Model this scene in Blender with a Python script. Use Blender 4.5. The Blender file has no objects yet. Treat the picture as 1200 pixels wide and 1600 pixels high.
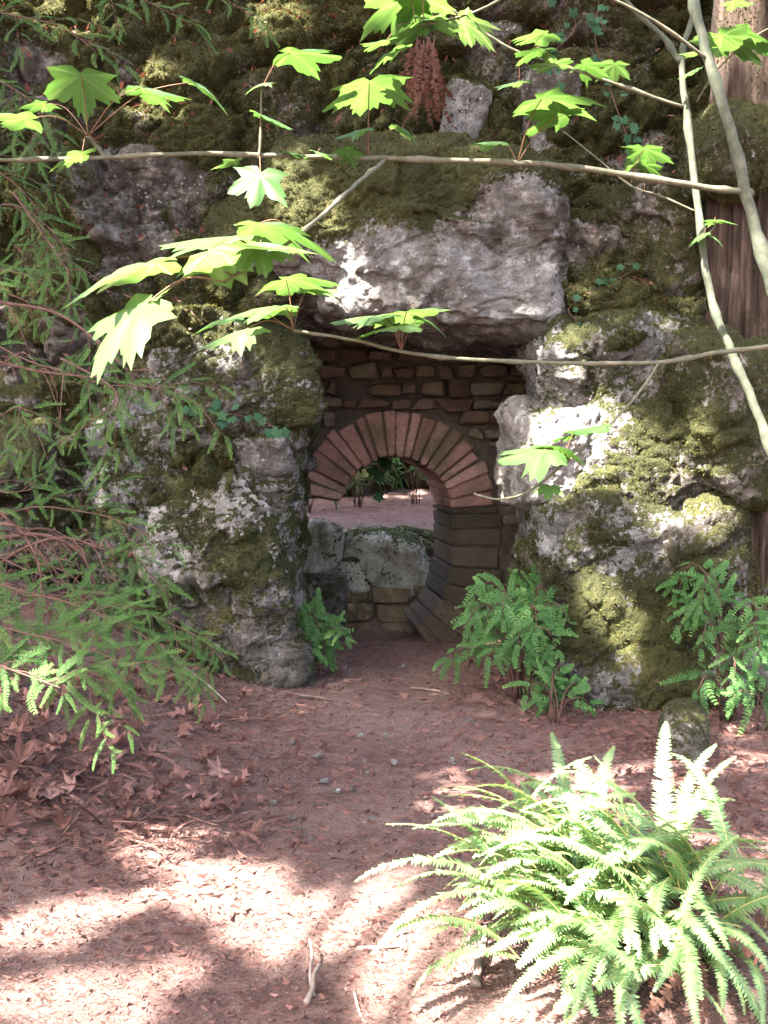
import bpy, bmesh, math, random
import numpy as np
from mathutils import Vector, Matrix

random.seed(7); RNG = np.random.default_rng(11)
sc = bpy.context.scene
COL = sc.collection
PI = math.pi

# ------------------------------------------------------------------ camera
F = 1570.0; CAMZ = 1.6
PITCH = math.atan(100 / F)
cam_d = bpy.data.cameras.new('camera'); cam = bpy.data.objects.new('camera', cam_d); COL.objects.link(cam)
cam.location = (0, 0, CAMZ); cam.rotation_euler = (PI / 2 - PITCH, 0, 0)
cam_d.sensor_fit = 'VERTICAL'; cam_d.sensor_height = 36; cam_d.sensor_width = 27
cam_d.lens = 36 * F / 1600; cam_d.clip_end = 500; cam_d.clip_start = 0.05
sc.camera = cam

# ------------------------------------------------------------------ sky, sun, exposure
SUN_AZ = math.radians(222)      # compass style: 0 = +Y, 90 = +X  (behind the camera, from the left)
SUN_EL = math.radians(52)
SUN = Vector((math.sin(SUN_AZ) * math.cos(SUN_EL), math.cos(SUN_AZ) * math.cos(SUN_EL), math.sin(SUN_EL)))
w = bpy.data.worlds.new('World'); sc.world = w; w.use_nodes = True
nt = w.node_tree; bg = nt.nodes['Background']
sky = nt.nodes.new('ShaderNodeTexSky'); sky.sky_type = 'NISHITA'; sky.sun_disc = False
sky.sun_elevation = SUN_EL; sky.sun_rotation = SUN_AZ
sky.air_density = 1.0; sky.dust_density = 5.0; sky.ozone_density = 1.0
nt.links.new(sky.outputs[0], bg.inputs[0]); bg.inputs[1].default_value = 0.075
sd = bpy.data.lights.new('sun', 'SUN'); so = bpy.data.objects.new('sun', sd); COL.objects.link(so)
sd.energy = 5.0; sd.angle = math.radians(0.53); sd.color = (1.0, 0.95, 0.87)
so.rotation_euler = (-SUN).to_track_quat('-Z', 'Y').to_euler(); so.location = (-6, -6, 12)
sc.view_settings.view_transform = 'Standard'; sc.view_settings.look = 'None'
sc.view_settings.exposure = 4.2; sc.view_settings.gamma = 1.0
sc.view_settings.use_curve_mapping = False
sc.cycles.max_bounces = 4; sc.cycles.diffuse_bounces = 3; sc.cycles.transmission_bounces = 3; sc.cycles.glossy_bounces = 1; sc.cycles.adaptive_threshold = .02

# ------------------------------------------------------------------ helpers: projection
def at(px, py, d):
    cp, sp = math.cos(PITCH), math.sin(PITCH)
    a = (px - 600) / F; b = (800 - py) / F
    v = Vector((a, cp + b * sp, -sp + b * cp))
    return Vector((0, 0, CAMZ)) + v * (d / v.y)
def gnd(px, py):                        # where a line of sight meets the ground
    lo, hi = 1.0, 14.0
    for _ in range(40):
        m = (lo + hi) / 2; p = at(px, py, m)
        if p.z > gz(p.x, p.y): lo = m
        else: hi = m
    p = at(px, py, lo); p.z = gz(p.x, p.y); return p

# ------------------------------------------------------------------ helpers: noise
def _h(ix, iy, iz, s):
    n = (ix * 374761393 + iy * 668265263 + iz * 2147483647 + s * 974634777) & 0xffffffff
    n = ((n ^ (n >> 13)) * 1274126177) & 0xffffffff
    n = ((n ^ (n >> 16)) * 2246822519) & 0xffffffff
    return (n ^ (n >> 15)) & 0xffffffff
def vnoise(P, s=0):
    P = np.asarray(P, float); I = np.floor(P).astype(np.int64); f = P - I
    f = f * f * f * (f * (f * 6 - 15) + 10); r = 0
    for dx in (0, 1):
        for dy in (0, 1):
            for dz in (0, 1):
                h = _h(I[:, 0] + dx, I[:, 1] + dy, I[:, 2] + dz, s) / 4294967295.0
                wgt = (f[:, 0] if dx else 1 - f[:, 0]) * (f[:, 1] if dy else 1 - f[:, 1]) * (f[:, 2] if dz else 1 - f[:, 2])
                r = r + h * wgt
    return r * 2 - 1
def fbm(P, sc_, o=4, s=0, gain=.5):
    P = np.asarray(P, float) * sc_; a = 1; t = 0; n = 0
    for i in range(o):
        t = t + a * vnoise(P + 17.3 * i, s + i); n += a; a *= gain; P = P * 2.03
    return t / n
def worley(P, sc_, s=0):
    P = np.asarray(P, float) * sc_; I = np.floor(P).astype(np.int64)
    f1 = np.full(len(P), 9.); f2 = f1.copy(); cid = np.zeros(len(P))
    for dx in (-1, 0, 1):
        for dy in (-1, 0, 1):
            for dz in (-1, 0, 1):
                J = I + np.array([dx, dy, dz])
                q = np.stack([_h(J[:, 0], J[:, 1], J[:, 2], s + k) / 4294967295.0 for k in (1, 2, 3)], 1)
                d = np.linalg.norm(J + q - P, axis=1)
                c = _h(J[:, 0], J[:, 1], J[:, 2], s + 9) / 4294967295.0
                near = d < f1
                f2 = np.where(near, f1, np.minimum(f2, d)); cid = np.where(near, c, cid); f1 = np.where(near, d, f1)
    return f1, f2, cid
def sstep(a, b, x):
    t = np.clip((x - a) / (b - a), 0, 1); return t * t * (3 - 2 * t)

# ------------------------------------------------------------------ helpers: meshes and objects
def mesh_np(name, V, Fc, mat, smooth=True, attrs=None, midx=None):
    """V (n,3), Fc list of arrays (all same size) or one array (m,k)"""
    V = np.asarray(V, np.float32); Fc = np.asarray(Fc, np.int32)
    me = bpy.data.meshes.new(name); k = Fc.shape[1]
    me.vertices.add(len(V)); me.vertices.foreach_set('co', V.ravel())
    me.loops.add(Fc.size); me.loops.foreach_set('vertex_index', Fc.ravel())
    me.polygons.add(len(Fc)); me.polygons.foreach_set('loop_start', np.arange(0, Fc.size, k, dtype=np.int32))
    me.polygons.foreach_set('loop_total', np.full(len(Fc), k, np.int32))
    for m in (mat if isinstance(mat, (list, tuple)) else [mat]): me.materials.append(m)
    if midx is not None: me.polygons.foreach_set('material_index', np.asarray(midx, np.int32))
    me.polygons.foreach_set('use_smooth', np.full(len(Fc), smooth))
    for an, av in (attrs or {}).items():
        a = me.attributes.new(an, 'FLOAT', 'POINT'); a.data.foreach_set('value', np.asarray(av, np.float32))
    me.update(); me.validate()
    return me
def link(name, me, parent=None, loc=(0, 0, 0)):
    o = bpy.data.objects.new(name, me); COL.objects.link(o); o.location = loc
    if parent is not None: o.parent = parent
    return o
def tag(o, label=None, cat=None, group=None, kind=None):
    if label: o['label'] = label
    if cat: o['category'] = cat
    if group: o['group'] = group
    if kind: o['kind'] = kind
    return o
def empty(name, loc, label=None, cat=None, group=None):
    o = bpy.data.objects.new(name, None); COL.objects.link(o); o.location = loc; o.empty_display_size = .1
    return tag(o, label, cat, group)
class MB:
    """collects polygons of mixed size for one mesh"""
    def __init__(s): s.v = []; s.f = []; s.m = []; s.a = []
    def add(s, V, Fc, m=0, var=0.):
        b = len(s.v); s.v += [tuple(p) for p in V]; s.f += [[i + b for i in f] for f in Fc]; s.m += [m] * len(Fc); s.a += (list(var) if hasattr(var, '__len__') else [var] * len(V))
    def tube(s, pts, rad, n=6, m=0, var=0., jit=0):
        pts = [Vector(p) for p in pts]; V = []; Fc = []
        up = Vector((0.13, 0.21, 1)).normalized(); prev = None
        for i, p in enumerate(pts):
            t = (pts[min(i + 1, len(pts) - 1)] - pts[max(i - 1, 0)]).normalized()
            x = t.cross(up) if prev is None else prev - t * prev.dot(t)
            if x.length < 1e-5: x = t.cross(Vector((1, 0, 0)))
            x.normalize(); prev = x; y = t.cross(x)
            r = rad[i] if hasattr(rad, '__len__') else rad
            for k in range(n):
                a = 2 * PI * k / n; rr = r * (1 + (random.uniform(-jit, jit) if jit else 0))
                V.append(p + x * math.cos(a) * rr + y * math.sin(a) * rr)
        for i in range(len(pts) - 1):
            for k in range(n):
                Fc.append([i * n + k, i * n + (k + 1) % n, (i + 1) * n + (k + 1) % n, (i + 1) * n + k])
        Fc.append(list(range(n))[::-1]); Fc.append([(len(pts) - 1) * n + k for k in range(n)])
        s.add(V, Fc, m, var)
    def mesh(s, name, mat, smooth=True, origin=None):
        me = bpy.data.meshes.new(name); o = Vector(origin) if origin is not None else Vector((0, 0, 0))
        me.from_pydata([tuple(Vector(p) - o) for p in s.v], [], s.f)
        for m in (mat if isinstance(mat, (list, tuple)) else [mat]): me.materials.append(m)
        me.polygons.foreach_set('material_index', s.m); me.polygons.foreach_set('use_smooth', [smooth] * len(s.f))
        a = me.attributes.new('var', 'FLOAT', 'POINT'); a.data.foreach_set('value', s.a)
        me.update(); return me
def spline(pts, n):
    """Catmull-Rom through Vectors, n per span"""
    pts = [Vector(p) for p in pts]; out = []
    for i in range(len(pts) - 1):
        p0 = pts[max(i - 1, 0)]; p1 = pts[i]; p2 = pts[i + 1]; p3 = pts[min(i + 2, len(pts) - 1)]
        for k in range(n):
            t = k / n
            out.append(0.5 * ((2 * p1) + (p2 - p0) * t + (2 * p0 - 5 * p1 + 4 * p2 - p3) * t * t + (3 * p1 - p0 - 3 * p2 + p3) * t ** 3))
    out.append(pts[-1]); return out
def lerps(a, b, n): return [a + (b - a) * i / (n - 1) for i in range(n)]

# ------------------------------------------------------------------ materials
class NT:
    def __init__(s, name):
        s.mat = bpy.data.materials.new(name); s.mat.use_nodes = True; s.t = s.mat.node_tree
        s.b = s.t.nodes['Principled BSDF']; s.out = s.t.nodes['Material Output']
    def n(s, ty, **kw):
        x = s.t.nodes.new(ty)
        for k, v in kw.items(): setattr(x, k, v)
        return x
    def l(s, a, b): s.t.links.new(a, b)
    def pos(s, scale=(1, 1, 1)):
        g = s.n('ShaderNodeNewGeometry'); m = s.n('ShaderNodeMapping'); m.inputs['Scale'].default_value = scale
        s.l(g.outputs['Position'], m.inputs['Vector']); return m.outputs[0]
    def noise(s, vec, scale, detail=4, rough=.55, out='Fac'):
        x = s.n('ShaderNodeTexNoise'); x.inputs['Scale'].default_value = scale; x.inputs['Detail'].default_value = detail
        x.inputs['Roughness'].default_value = rough; s.l(vec, x.inputs['Vector']); return x.outputs[out]
    def vor(s, vec, scale, out='Distance', feature='F1'):
        x = s.n('ShaderNodeTexVoronoi', feature=feature); x.inputs['Scale'].default_value = scale; s.l(vec, x.inputs['Vector']); return x.outputs[out]
    def ramp(s, fac, stops, interp='LINEAR'):
        r = s.n('ShaderNodeValToRGB'); e = r.color_ramp.elements; r.color_ramp.interpolation = interp
        while len(e) < len(stops): e.new(.5)
        for i, (p, c) in enumerate(stops):
            e[i].position = p; e[i].color = (c if hasattr(c, '__len__') else (c, c, c)) + (() if hasattr(c, '__len__') and len(c) == 4 else (1,)) if hasattr(c, '__len__') else (c, c, c, 1)
        s.l(fac, r.inputs[0]); return r.outputs[0]
    def mix(s, fac, a, b, mode='MIX'):
        m = s.n('ShaderNodeMix', data_type='RGBA', blend_type=mode)
        for sock, v in ((m.inputs[0], fac), (m.inputs[6], a), (m.inputs[7], b)):
            if isinstance(v, (int, float)): sock.default_value = v
            elif isinstance(v, tuple): sock.default_value = v + (1,)
            else: s.l(v, sock)
        return m.outputs[2]
    def math(s, op, a, b=0., c=0.):
        m = s.n('ShaderNodeMath', operation=op)
        for i, v in enumerate((a, b, c)):
            if isinstance(v, (int, float)): m.inputs[i].default_value = v
            else: s.l(v, m.inputs[i])
        return m.outputs[0]
    def attr(s, name): x = s.n('ShaderNodeAttribute', attribute_name=name); return x.outputs['Fac']
    def bump(s, h, strength=.5, dist=.02, prev=None):
        b = s.n('ShaderNodeBump'); b.inputs['Strength'].default_value = strength; b.inputs['Distance'].default_value = dist
        s.l(h, b.inputs['Height'])
        if prev is not None: s.l(prev, b.inputs['Normal'])
        return b.outputs[0]
    def done(s, col=None, rough=.85, nrm=None, spec=.25):
        if col is not None:
            if isinstance(col, tuple): s.b.inputs['Base Color'].default_value = col + (1,)
            else: s.l(col, s.b.inputs['Base Color'])
        if isinstance(rough, (int, float)): s.b.inputs['Roughness'].default_value = rough
        else: s.l(rough, s.b.inputs['Roughness'])
        s.b.inputs['Specular IOR Level'].default_value = spec
        if nrm is not None: s.l(nrm, s.b.inputs['Normal'])
        return s.mat

MOSS_STOPS = [(0, (.015, .015, .006)), (.3, (.032, .033, .010)), (.55, (.052, .052, .015)), (.8, (.080, .072, .025)), (1, (.115, .088, .042))]
def mat_rock(name, grey=(.185, .178, .172), pale=(.32, .31, .305), dark=(.062, .05, .04), tint=None):
    s = NT(name); p = s.pos()
    big = s.noise(p, 1.9, 5); med = s.noise(p, 9, 6, .65); fine = s.noise(p, 55, 5, .7); vo = s.vor(p, 24); vo2 = s.vor(p, 90)
    c = s.mix(s.ramp(big, [(.36, 0), (.62, 1)]), dark, grey)
    c = s.mix(s.ramp(med, [(.47, 0), (.66, .9)]), c, pale)
    c = s.mix(s.ramp(fine, [(.30, .75), (.5, 0)]), c, dark)
    c = s.mix(s.math('MULTIPLY', s.ramp(vo, [(.12, 1), (.26, 0)]), s.ramp(s.noise(p, 4, 3), [(.5, 0), (.62, .8)])), c, (.46, .45, .43))
    stain = s.noise(s.pos((3.2, 3.2, .5)), 2.3, 5, .6)
    c = s.mix(s.ramp(stain, [(.5, 0), (.7, .75)]), c, (.09, .075, .055))
    c = s.mix(s.ramp(s.noise(p, 3.1, 3), [(.58, 0), (.78, .35)]), c, (.20, .14, .10))
    mo = s.attr('moss'); mn = s.noise(p, 34, 4, .7)
    mfac = s.ramp(s.math('ADD', mo, s.math('MULTIPLY', s.math('SUBTRACT', mn, .5), 1.5)), [(.44, 0), (.56, 1)])
    mc = s.ramp(s.math('ADD', s.math('MULTIPLY', s.noise(p, 2.2, 4), .6), s.math('MULTIPLY', s.noise(p, 40, 3), .42)), [(.30, MOSS_STOPS[0][1]), (.5, MOSS_STOPS[1][1]), (.62, MOSS_STOPS[2][1]), (.78, (.15, .10, .045))])
    c = s.mix(mfac, c, mc)
    h = s.math('ADD', s.math('MULTIPLY', med, .6), s.math('ADD', s.math('MULTIPLY', fine, .5), s.math('MULTIPLY', vo2, .15)))
    n1 = s.bump(h, 1.0, .06)
    n2 = s.bump(s.noise(p, 130, 3, .7), .8, .010, n1)
    return s.done(c, .9, n2, .2)
def mat_leafy(name, stops, trans=.4, rough=.5, spec=.4, src='var', transcol=None, noise=True):
    """foliage: principled + translucent; colour by attribute / object random"""
    s = NT(name)
    v = s.attr('var')
    oi = s.n('ShaderNodeObjectInfo').outputs['Random']
    f = s.math('ADD', s.math('MULTIPLY', v, .65), s.math('MULTIPLY', oi, .35))
    if noise: f = s.math('ADD', f, s.math('MULTIPLY', s.math('SUBTRACT', s.noise(s.pos(), 25, 3), .5), .35))
    c = s.ramp(f, stops); s.done(c, rough, None, spec)
    t = s.n('ShaderNodeBsdfTranslucent')
    tc = s.mix(1.0, c, transcol or (1.0, 1.0, .6), 'MULTIPLY')
    hs = s.n('ShaderNodeHueSaturation'); hs.inputs['Value'].default_value = 1.6; hs.inputs['Saturation'].default_value = 1.05; s.l(tc, hs.inputs['Color'])
    s.l(hs.outputs[0], t.inputs[0])
    m = s.n('ShaderNodeMixShader'); m.inputs[0].default_value = trans
    s.l(s.b.outputs[0], m.inputs[1]); s.l(t.outputs[0], m.inputs[2]); s.l(m.outputs[0], s.out.inputs[0])
    return s.mat
def mat_simple(name, stops, scale=14, rough=.85, bump=.5, bscale=60, stretch=(1, 1, 1), dist=.01):
    s = NT(name); p = s.pos(stretch)
    v = s.attr('var')
    f = s.math('ADD', s.math('MULTIPLY', s.noise(p, scale, 5, .6), .75), s.math('MULTIPLY', v, .3))
    return s.done(s.ramp(f, stops), rough, s.bump(s.noise(p, bscale, 4, .7), bump, dist), .25)

M = {}
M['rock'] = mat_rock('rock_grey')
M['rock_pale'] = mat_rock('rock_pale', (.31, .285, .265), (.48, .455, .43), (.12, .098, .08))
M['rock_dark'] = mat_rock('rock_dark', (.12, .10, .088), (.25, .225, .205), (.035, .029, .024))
M['moss'] = mat_leafy('moss', MOSS_STOPS, .25, .9, .1)
M['moss_green'] = mat_leafy('moss_green', [(0, (.05, .058, .016)), (.4, (.10, .115, .03)), (.8, (.16, .175, .05)), (1, (.21, .21, .085))], .25, .9, .1)

# ------------------------------------------------------------------ the ground
def gz_np(X, Y):
    X = np.asarray(X, float); Y = np.asarray(Y, float)
    left = sstep(-.55, -3.2, X) * sstep(3.0, 6.4, Y) * .95
    left += sstep(-2.2, -8, X) * .6
    right = sstep(1.5, 4.5, X) * sstep(3.5, 6, Y) * .35
    fern = .16 * np.exp(-((X - .95) ** 2 + (Y - 2.7) ** 2) / .35)
    beyond = sstep(9.45, 10.2, Y) * .74 + sstep(10.0, 13.5, Y) * .26 + sstep(12.5, 22, Y) * 5.0
    dip = -.2 * sstep(8.2, 8.7, Y) * (1 - sstep(9.4, 9.7, Y))
    front = sstep(8.7, 9.2, Y)
    return (left + right) * (1 - front) + fern + beyond + dip
def gz(x, y):
    return float(gz_np(np.array([x]), np.array([y]))[0])
def axis(lo, hi, fine, outer, n):
    c = np.arange(lo, hi + 1e-6, fine)
    g = (np.geomspace(1, 1 + outer, n) - 1)[1:]
    return np.concatenate([lo - g[::-1], c, hi + g])
def build_ground():
    xs = axis(-3.6, 3.6, .022, 60, 26); ys = axis(2.0, 14.0, .026, 60, 26)
    X, Y = np.meshgrid(xs, ys); X = X.ravel(); Y = Y.ravel()
    P = np.stack([X, Y, np.zeros_like(X)], 1)
    Z = gz_np(X, Y) + .03 * fbm(P, 1.3, 3, 3) + .012 * fbm(P, 9, 3, 5) + .008 * fbm(P, 34, 2, 9)
    nx, ny = len(xs), len(ys)
    i = np.arange(nx * ny).reshape(ny, nx)
    Fc = np.stack([i[:-1, :-1], i[:-1, 1:], i[1:, 1:], i[1:, :-1]], -1).reshape(-1, 4)
    s = NT('forest_floor'); p = s.pos()
    big = s.noise(p, 1.1, 4); med = s.noise(p, 11, 5, .65); fine = s.noise(p, 70, 5, .75); thr = s.noise(s.pos((1, 3.2, 1)), 48, 4, .8)
    c = s.mix(s.ramp(med, [(.32, 0), (.66, 1)]), (.070, .039, .034), (.195, .112, .098))
    c = s.mix(s.ramp(big, [(.40, 0), (.62, .7)]), c, (.20, .135, .115))
    c = s.mix(s.ramp(fine, [(.35, .85), (.52, 0)]), c, (.045, .028, .022))
    c = s.mix(s.ramp(thr, [(.58, 0), (.72, .8)]), c, (.36, .25, .215))
    c = s.mix(s.ramp(s.vor(p, 38), [(.10, .7), (.17, 0)]), c, (.30, .25, .23))
    h = s.math('ADD', s.math('MULTIPLY', med, .5), s.math('ADD', s.math('MULTIPLY', fine, .5), s.math('MULTIPLY', thr, .4)))
    mat = s.done(c, .92, s.bump(h, 1.0, .03), .15)
    o = link('ground', mesh_np('ground', np.stack([X, Y, Z], 1), Fc, mat)); tag(o, 'reddish brown forest floor of trodden earth and needle duff', kind='structure')
build_ground()

# ------------------------------------------------------------------ moss tufts scattered on a mesh
def tri_normals(V, T):
    n = np.cross(V[T[:, 1]] - V[T[:, 0]], V[T[:, 2]] - V[T[:, 0]]); a = np.linalg.norm(n, axis=1)
    return n / np.maximum(a, 1e-9)[:, None], a * .5
def vert_normals(V, Fc):
    T = np.concatenate([Fc[:, [0, 1, 2]], Fc[:, [0, 2, 3]]]) if Fc.shape[1] == 4 else Fc
    n = np.cross(V[T[:, 1]] - V[T[:, 0]], V[T[:, 2]] - V[T[:, 0]]); N = np.zeros_like(V)
    for k in range(3): np.add.at(N, T[:, k], n)
    return N / np.maximum(np.linalg.norm(N, axis=1), 1e-12)[:, None]
def moss_mesh(name, V, Fc, moss, dens, mat, seed=0, size=(.006, .018), front_only=True):
    rng = np.random.default_rng(seed)
    T = np.concatenate([Fc[:, [0, 1, 2]], Fc[:, [0, 2, 3]]])
    N, A = tri_normals(V, T); m = moss[T].mean(1)
    wgt = A * sstep(.42, .62, m)
    C = V[T].mean(1)
    if front_only: wgt = wgt * ((N[:, 1] < .45) | (N[:, 2] > .3)) * (C[:, 2] > -.1)
    n = int(wgt.sum() * dens)
    if n < 10: return None
    idx = rng.choice(len(T), n, p=wgt / wgt.sum())
    r1 = np.sqrt(rng.random(n)); r2 = rng.random(n)
    P = V[T[idx, 0]] * (1 - r1)[:, None] + V[T[idx, 1]] * (r1 * (1 - r2))[:, None] + V[T[idx, 2]] * (r1 * r2)[:, None]
    nn = N[idx]; d = nn * .7 + rng.normal(size=(n, 3)) * .55 + np.array([0, 0, -.12]); d /= np.linalg.norm(d, axis=1)[:, None]
    L = rng.uniform(size[0], size[1], n) * (.6 + .8 * rng.random(n))
    s = np.cross(d, rng.normal(size=(n, 3))); s /= np.linalg.norm(s, axis=1)[:, None]
    wd = L * rng.uniform(.2, .45, n)
    B = P - nn * .003
    VV = np.stack([B + s * wd[:, None], B - s * wd[:, None], P + d * L[:, None]], 1).reshape(-1, 3)
    var = .48 + .42 * fbm(P, 2.6, 3, 41) + .30 * fbm(P, 14, 2, 43) + rng.normal(size=n) * .16
    return mesh_np(name, VV, np.arange(3 * n).reshape(-1, 3), mat, False, {'var': np.repeat(np.clip(var, 0, 1), 3)})

# ------------------------------------------------------------------ the cliff sheet with the passage through it
HOLE = [(-.98, -.5), (-.98, 2.35), (-.6, 2.62), (.75, 2.66), (1.22, 2.4), (1.30, -.5)]
def in_poly(X, Z, poly):
    r = np.zeros(len(X), bool); n = len(poly)
    for i in range(n):
        x1, z1 = poly[i]; x2, z2 = poly[(i + 1) % n]
        c = ((z1 > Z) != (z2 > Z)) & (X < (x2 - x1) * (Z - z1) / ((z2 - z1) if z2 != z1 else 1e-9) + x1)
        r ^= c
    return r
def cliff_base(X, Z):
    y = 6.80 + .36 * np.clip(Z - 2.6, 0, 9) - .04 * np.clip(Z, 0, 2)
    y = y - .42 * sstep(1.0, 1.45, X) * (1 - sstep(1.6, 3.4, Z)) - .15 * sstep(1.2, 2.6, X)
    y = y - .15 * sstep(-1.2, -3.0, X)
    return y
LEDGE = []
def build_cliff():
    xs = np.concatenate([np.arange(-9, -3.4, .12), np.arange(-3.4, 3.4, .017), np.arange(3.4, 9, .12)])
    zs = np.concatenate([np.arange(-.3, 5.7, .017), np.arange(5.7, 7.0, .1)])
    X, Z = np.meshgrid(xs, zs); X = X.ravel(); Z = Z.ravel()
    P = np.stack([X, np.zeros_like(X), Z], 1)
    W = P + .22 * np.stack([fbm(P, 1.6, 3, 21), np.zeros_like(X), fbm(P, 1.6, 3, 22)], 1)
    f1, f2, cid = worley(W * np.array([1, 1, 1.15]), 1.25, 5)
    g1, g2, gid = worley(W, 3.1, 15)
    k1, k2, kid = worley(W, 8.0, 25)
    e = f2 - f1; eg = g2 - g1; ek = k2 - k1
    Y = cliff_base(X, Z) - .20 * cid - .10 * sstep(0, .38, e) - .12 * gid - .07 * sstep(0, .3, eg) - .04 * kid - .035 * sstep(0, .3, ek)
    Y = Y - .16 * fbm(P, 2.1, 5, 31) - .06 * fbm(P, 9, 4, 35, .6) + .30
    Y = Y - .15 * ((Z * 1.7 + cid * 3 + .35 * fbm(P, 1.2, 2, 77)) % 1.0 - .5)
    Y = np.where(Z > 5.9, Y + (Z - 5.9) * 1.2, Y)
    moss = .62 + .55 * fbm(P, 1.25, 4, 51) + .30 * fbm(P, 6, 3, 52) + .22 * (gid - .5)
    moss -= .45 * np.exp(-(((X - 1.2) / .7) ** 2 + ((Z - 4.6) / .9) ** 2)) * 0
    fuzz = sstep(.45, .7, moss); Y = Y - .03 * fuzz * (.5 + .5 * fbm(P, 22, 3, 55))
    V = np.stack([X, Y, Z], 1)
    nx, nz = len(xs), len(zs); i = np.arange(nx * nz).reshape(nz, nx)
    Fc = np.stack([i[:-1, :-1], i[:-1, 1:], i[1:, 1:], i[1:, :-1]], -1).reshape(-1, 4)
    C = P[Fc].mean(1); Fc = Fc[~in_poly(C[:, 0], C[:, 2], HOLE)]
    o = link('cliff', mesh_np('cliff', V, Fc, M['rock_dark'], True, {'moss': moss})); tag(o, 'dark moss covered rock face around the passage', kind='structure')
    vis = np.abs(P[:, 0]) < 3.5; mm = np.where(vis & (Z < 5.6), moss, 0)
    m = moss_mesh('moss', V, Fc, mm, 7000, M['moss'], 3, (.007, .021))
    tag(link('moss', m, o), kind='stuff')
    # needles and leaf bits caught on the ledges
    N = vert_normals(V, Fc); ok = np.where((N[:, 2] > .35) & (np.abs(X) < 3.4) & (Z < 5.6) & (Z > .2))[0]
    rng = np.random.default_rng(5); I = rng.choice(ok, 7000); n = len(I); C = V[I] + N[I] * .02 + rng.normal(size=(n, 3)) * .008
    a = rng.random(n) * 6.283; u = np.stack([np.cos(a), np.sin(a), rng.normal(size=n) * .5], 1); v = np.stack([-np.sin(a), np.cos(a), rng.normal(size=n) * .5], 1)
    L = rng.gamma(2, .006, n)[:, None] + .006; Wd = L * rng.uniform(.08, .6, n)[:, None]
    VV = np.stack([C - u * L, C - v * Wd, C + u * L, C + v * Wd], 1).reshape(-1, 3); q = np.arange(n)[:, None] * 4
    LEDGE.append((VV, np.concatenate([q + np.array([0, 1, 2]), q + np.array([0, 2, 3])]), np.repeat(np.clip(.45 + rng.normal(size=n) * .25, 0, 1), 4), o))
    # rear face and top of the rock mass so that it is a solid wall of rock
    xs = np.arange(-9, 9.01, .15); zs = np.arange(-.4, 6.91, .15)
    X, Z = np.meshgrid(xs, zs); X = X.ravel(); Z = Z.ravel(); P = np.stack([X, np.zeros_like(X) + 4, Z], 1)
    Y = 9.18 + .12 * fbm(P, .8, 4, 61) + .02 * np.clip(Z - 3, 0, 9)
    nx, nz = len(xs), len(zs); i = np.arange(nx * nz).reshape(nz, nx)
    Fc = np.stack([i[:-1, :-1], i[1:, :-1], i[1:, 1:], i[:-1, 1:]], -1).reshape(-1, 4)
    C = P[Fc].mean(1); Fc = Fc[~in_poly(C[:, 0], C[:, 2], HOLE)]
    link('rear_face', mesh_np('rear_face', np.stack([X, Y, Z], 1), Fc, M['rock_dark'], True, {'moss': .5 + .5 * fbm(P, 1.2, 3, 62)}), o)
    # the inside of the passage
    loop = []
    for a, b in zip(HOLE[:-1], HOLE[1:]):
        n = max(4, int(math.hypot(b[0] - a[0], b[1] - a[1]) / .035))
        for k in range(n): loop.append((a[0] + (b[0] - a[0]) * k / n, a[1] + (b[1] - a[1]) * k / n))
    loop.append(HOLE[-1]); loop = np.array(loop); nl = len(loop)
    ys = np.arange(6.75, 9.22, .04); ny = len(ys)
    L = np.repeat(loop[None], ny, 0); Yy = np.repeat(ys[:, None], nl, 1)
    V = np.stack([L[..., 0], Yy, L[..., 1]], -1).reshape(-1, 3)
    f1, f2, cid = worley(V, 2.6, 71)
    c = np.array([.1, 8, 1.0]); d = V - c; d[:, 1] = 0; d /= np.linalg.norm(d, axis=1)[:, None]
    V2 = V + d * (.04 + .10 * cid - .10 * sstep(0, .3, f2 - f1) + .08 * fbm(V, 2, 4, 72))[:, None]
    i = np.arange(nl * ny).reshape(ny, nl)
    Fc = np.stack([i[:-1, :-1], i[1:, :-1], i[1:, 1:], i[:-1, 1:]], -1).reshape(-1, 4)
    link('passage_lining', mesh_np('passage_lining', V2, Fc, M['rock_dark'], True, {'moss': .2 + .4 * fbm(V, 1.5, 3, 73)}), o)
build_cliff()

# ------------------------------------------------------------------ boulders
def cube_sphere(n):
    g = np.tan(np.linspace(-PI / 4, PI / 4, n)); A, B = np.meshgrid(g, g); A = A.ravel(); B = B.ravel(); o = np.ones_like(A)
    V = []; Fc = []; i = np.arange(n * n).reshape(n, n)
    q = np.stack([i[:-1, :-1], i[:-1, 1:], i[1:, 1:], i[1:, :-1]], -1).reshape(-1, 4)
    for k, f in enumerate(((o, A, B), (-o, -A, B), (-A, o, B), (A, -o, B), (-B, A, o), (B, A, -o))):
        V.append(np.stack(f, 1)); Fc.append(q + k * n * n)
    V = np.concatenate(V); Fc = np.concatenate(Fc)
    key = np.round(V * 1e5).astype(np.int64); _, first, inv = np.unique(key, axis=0, return_index=True, return_inverse=True)
    V = V[first]; Fc = inv.reshape(-1)[Fc]
    return V / np.linalg.norm(V, axis=1)[:, None], Fc
SPH = {}
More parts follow.
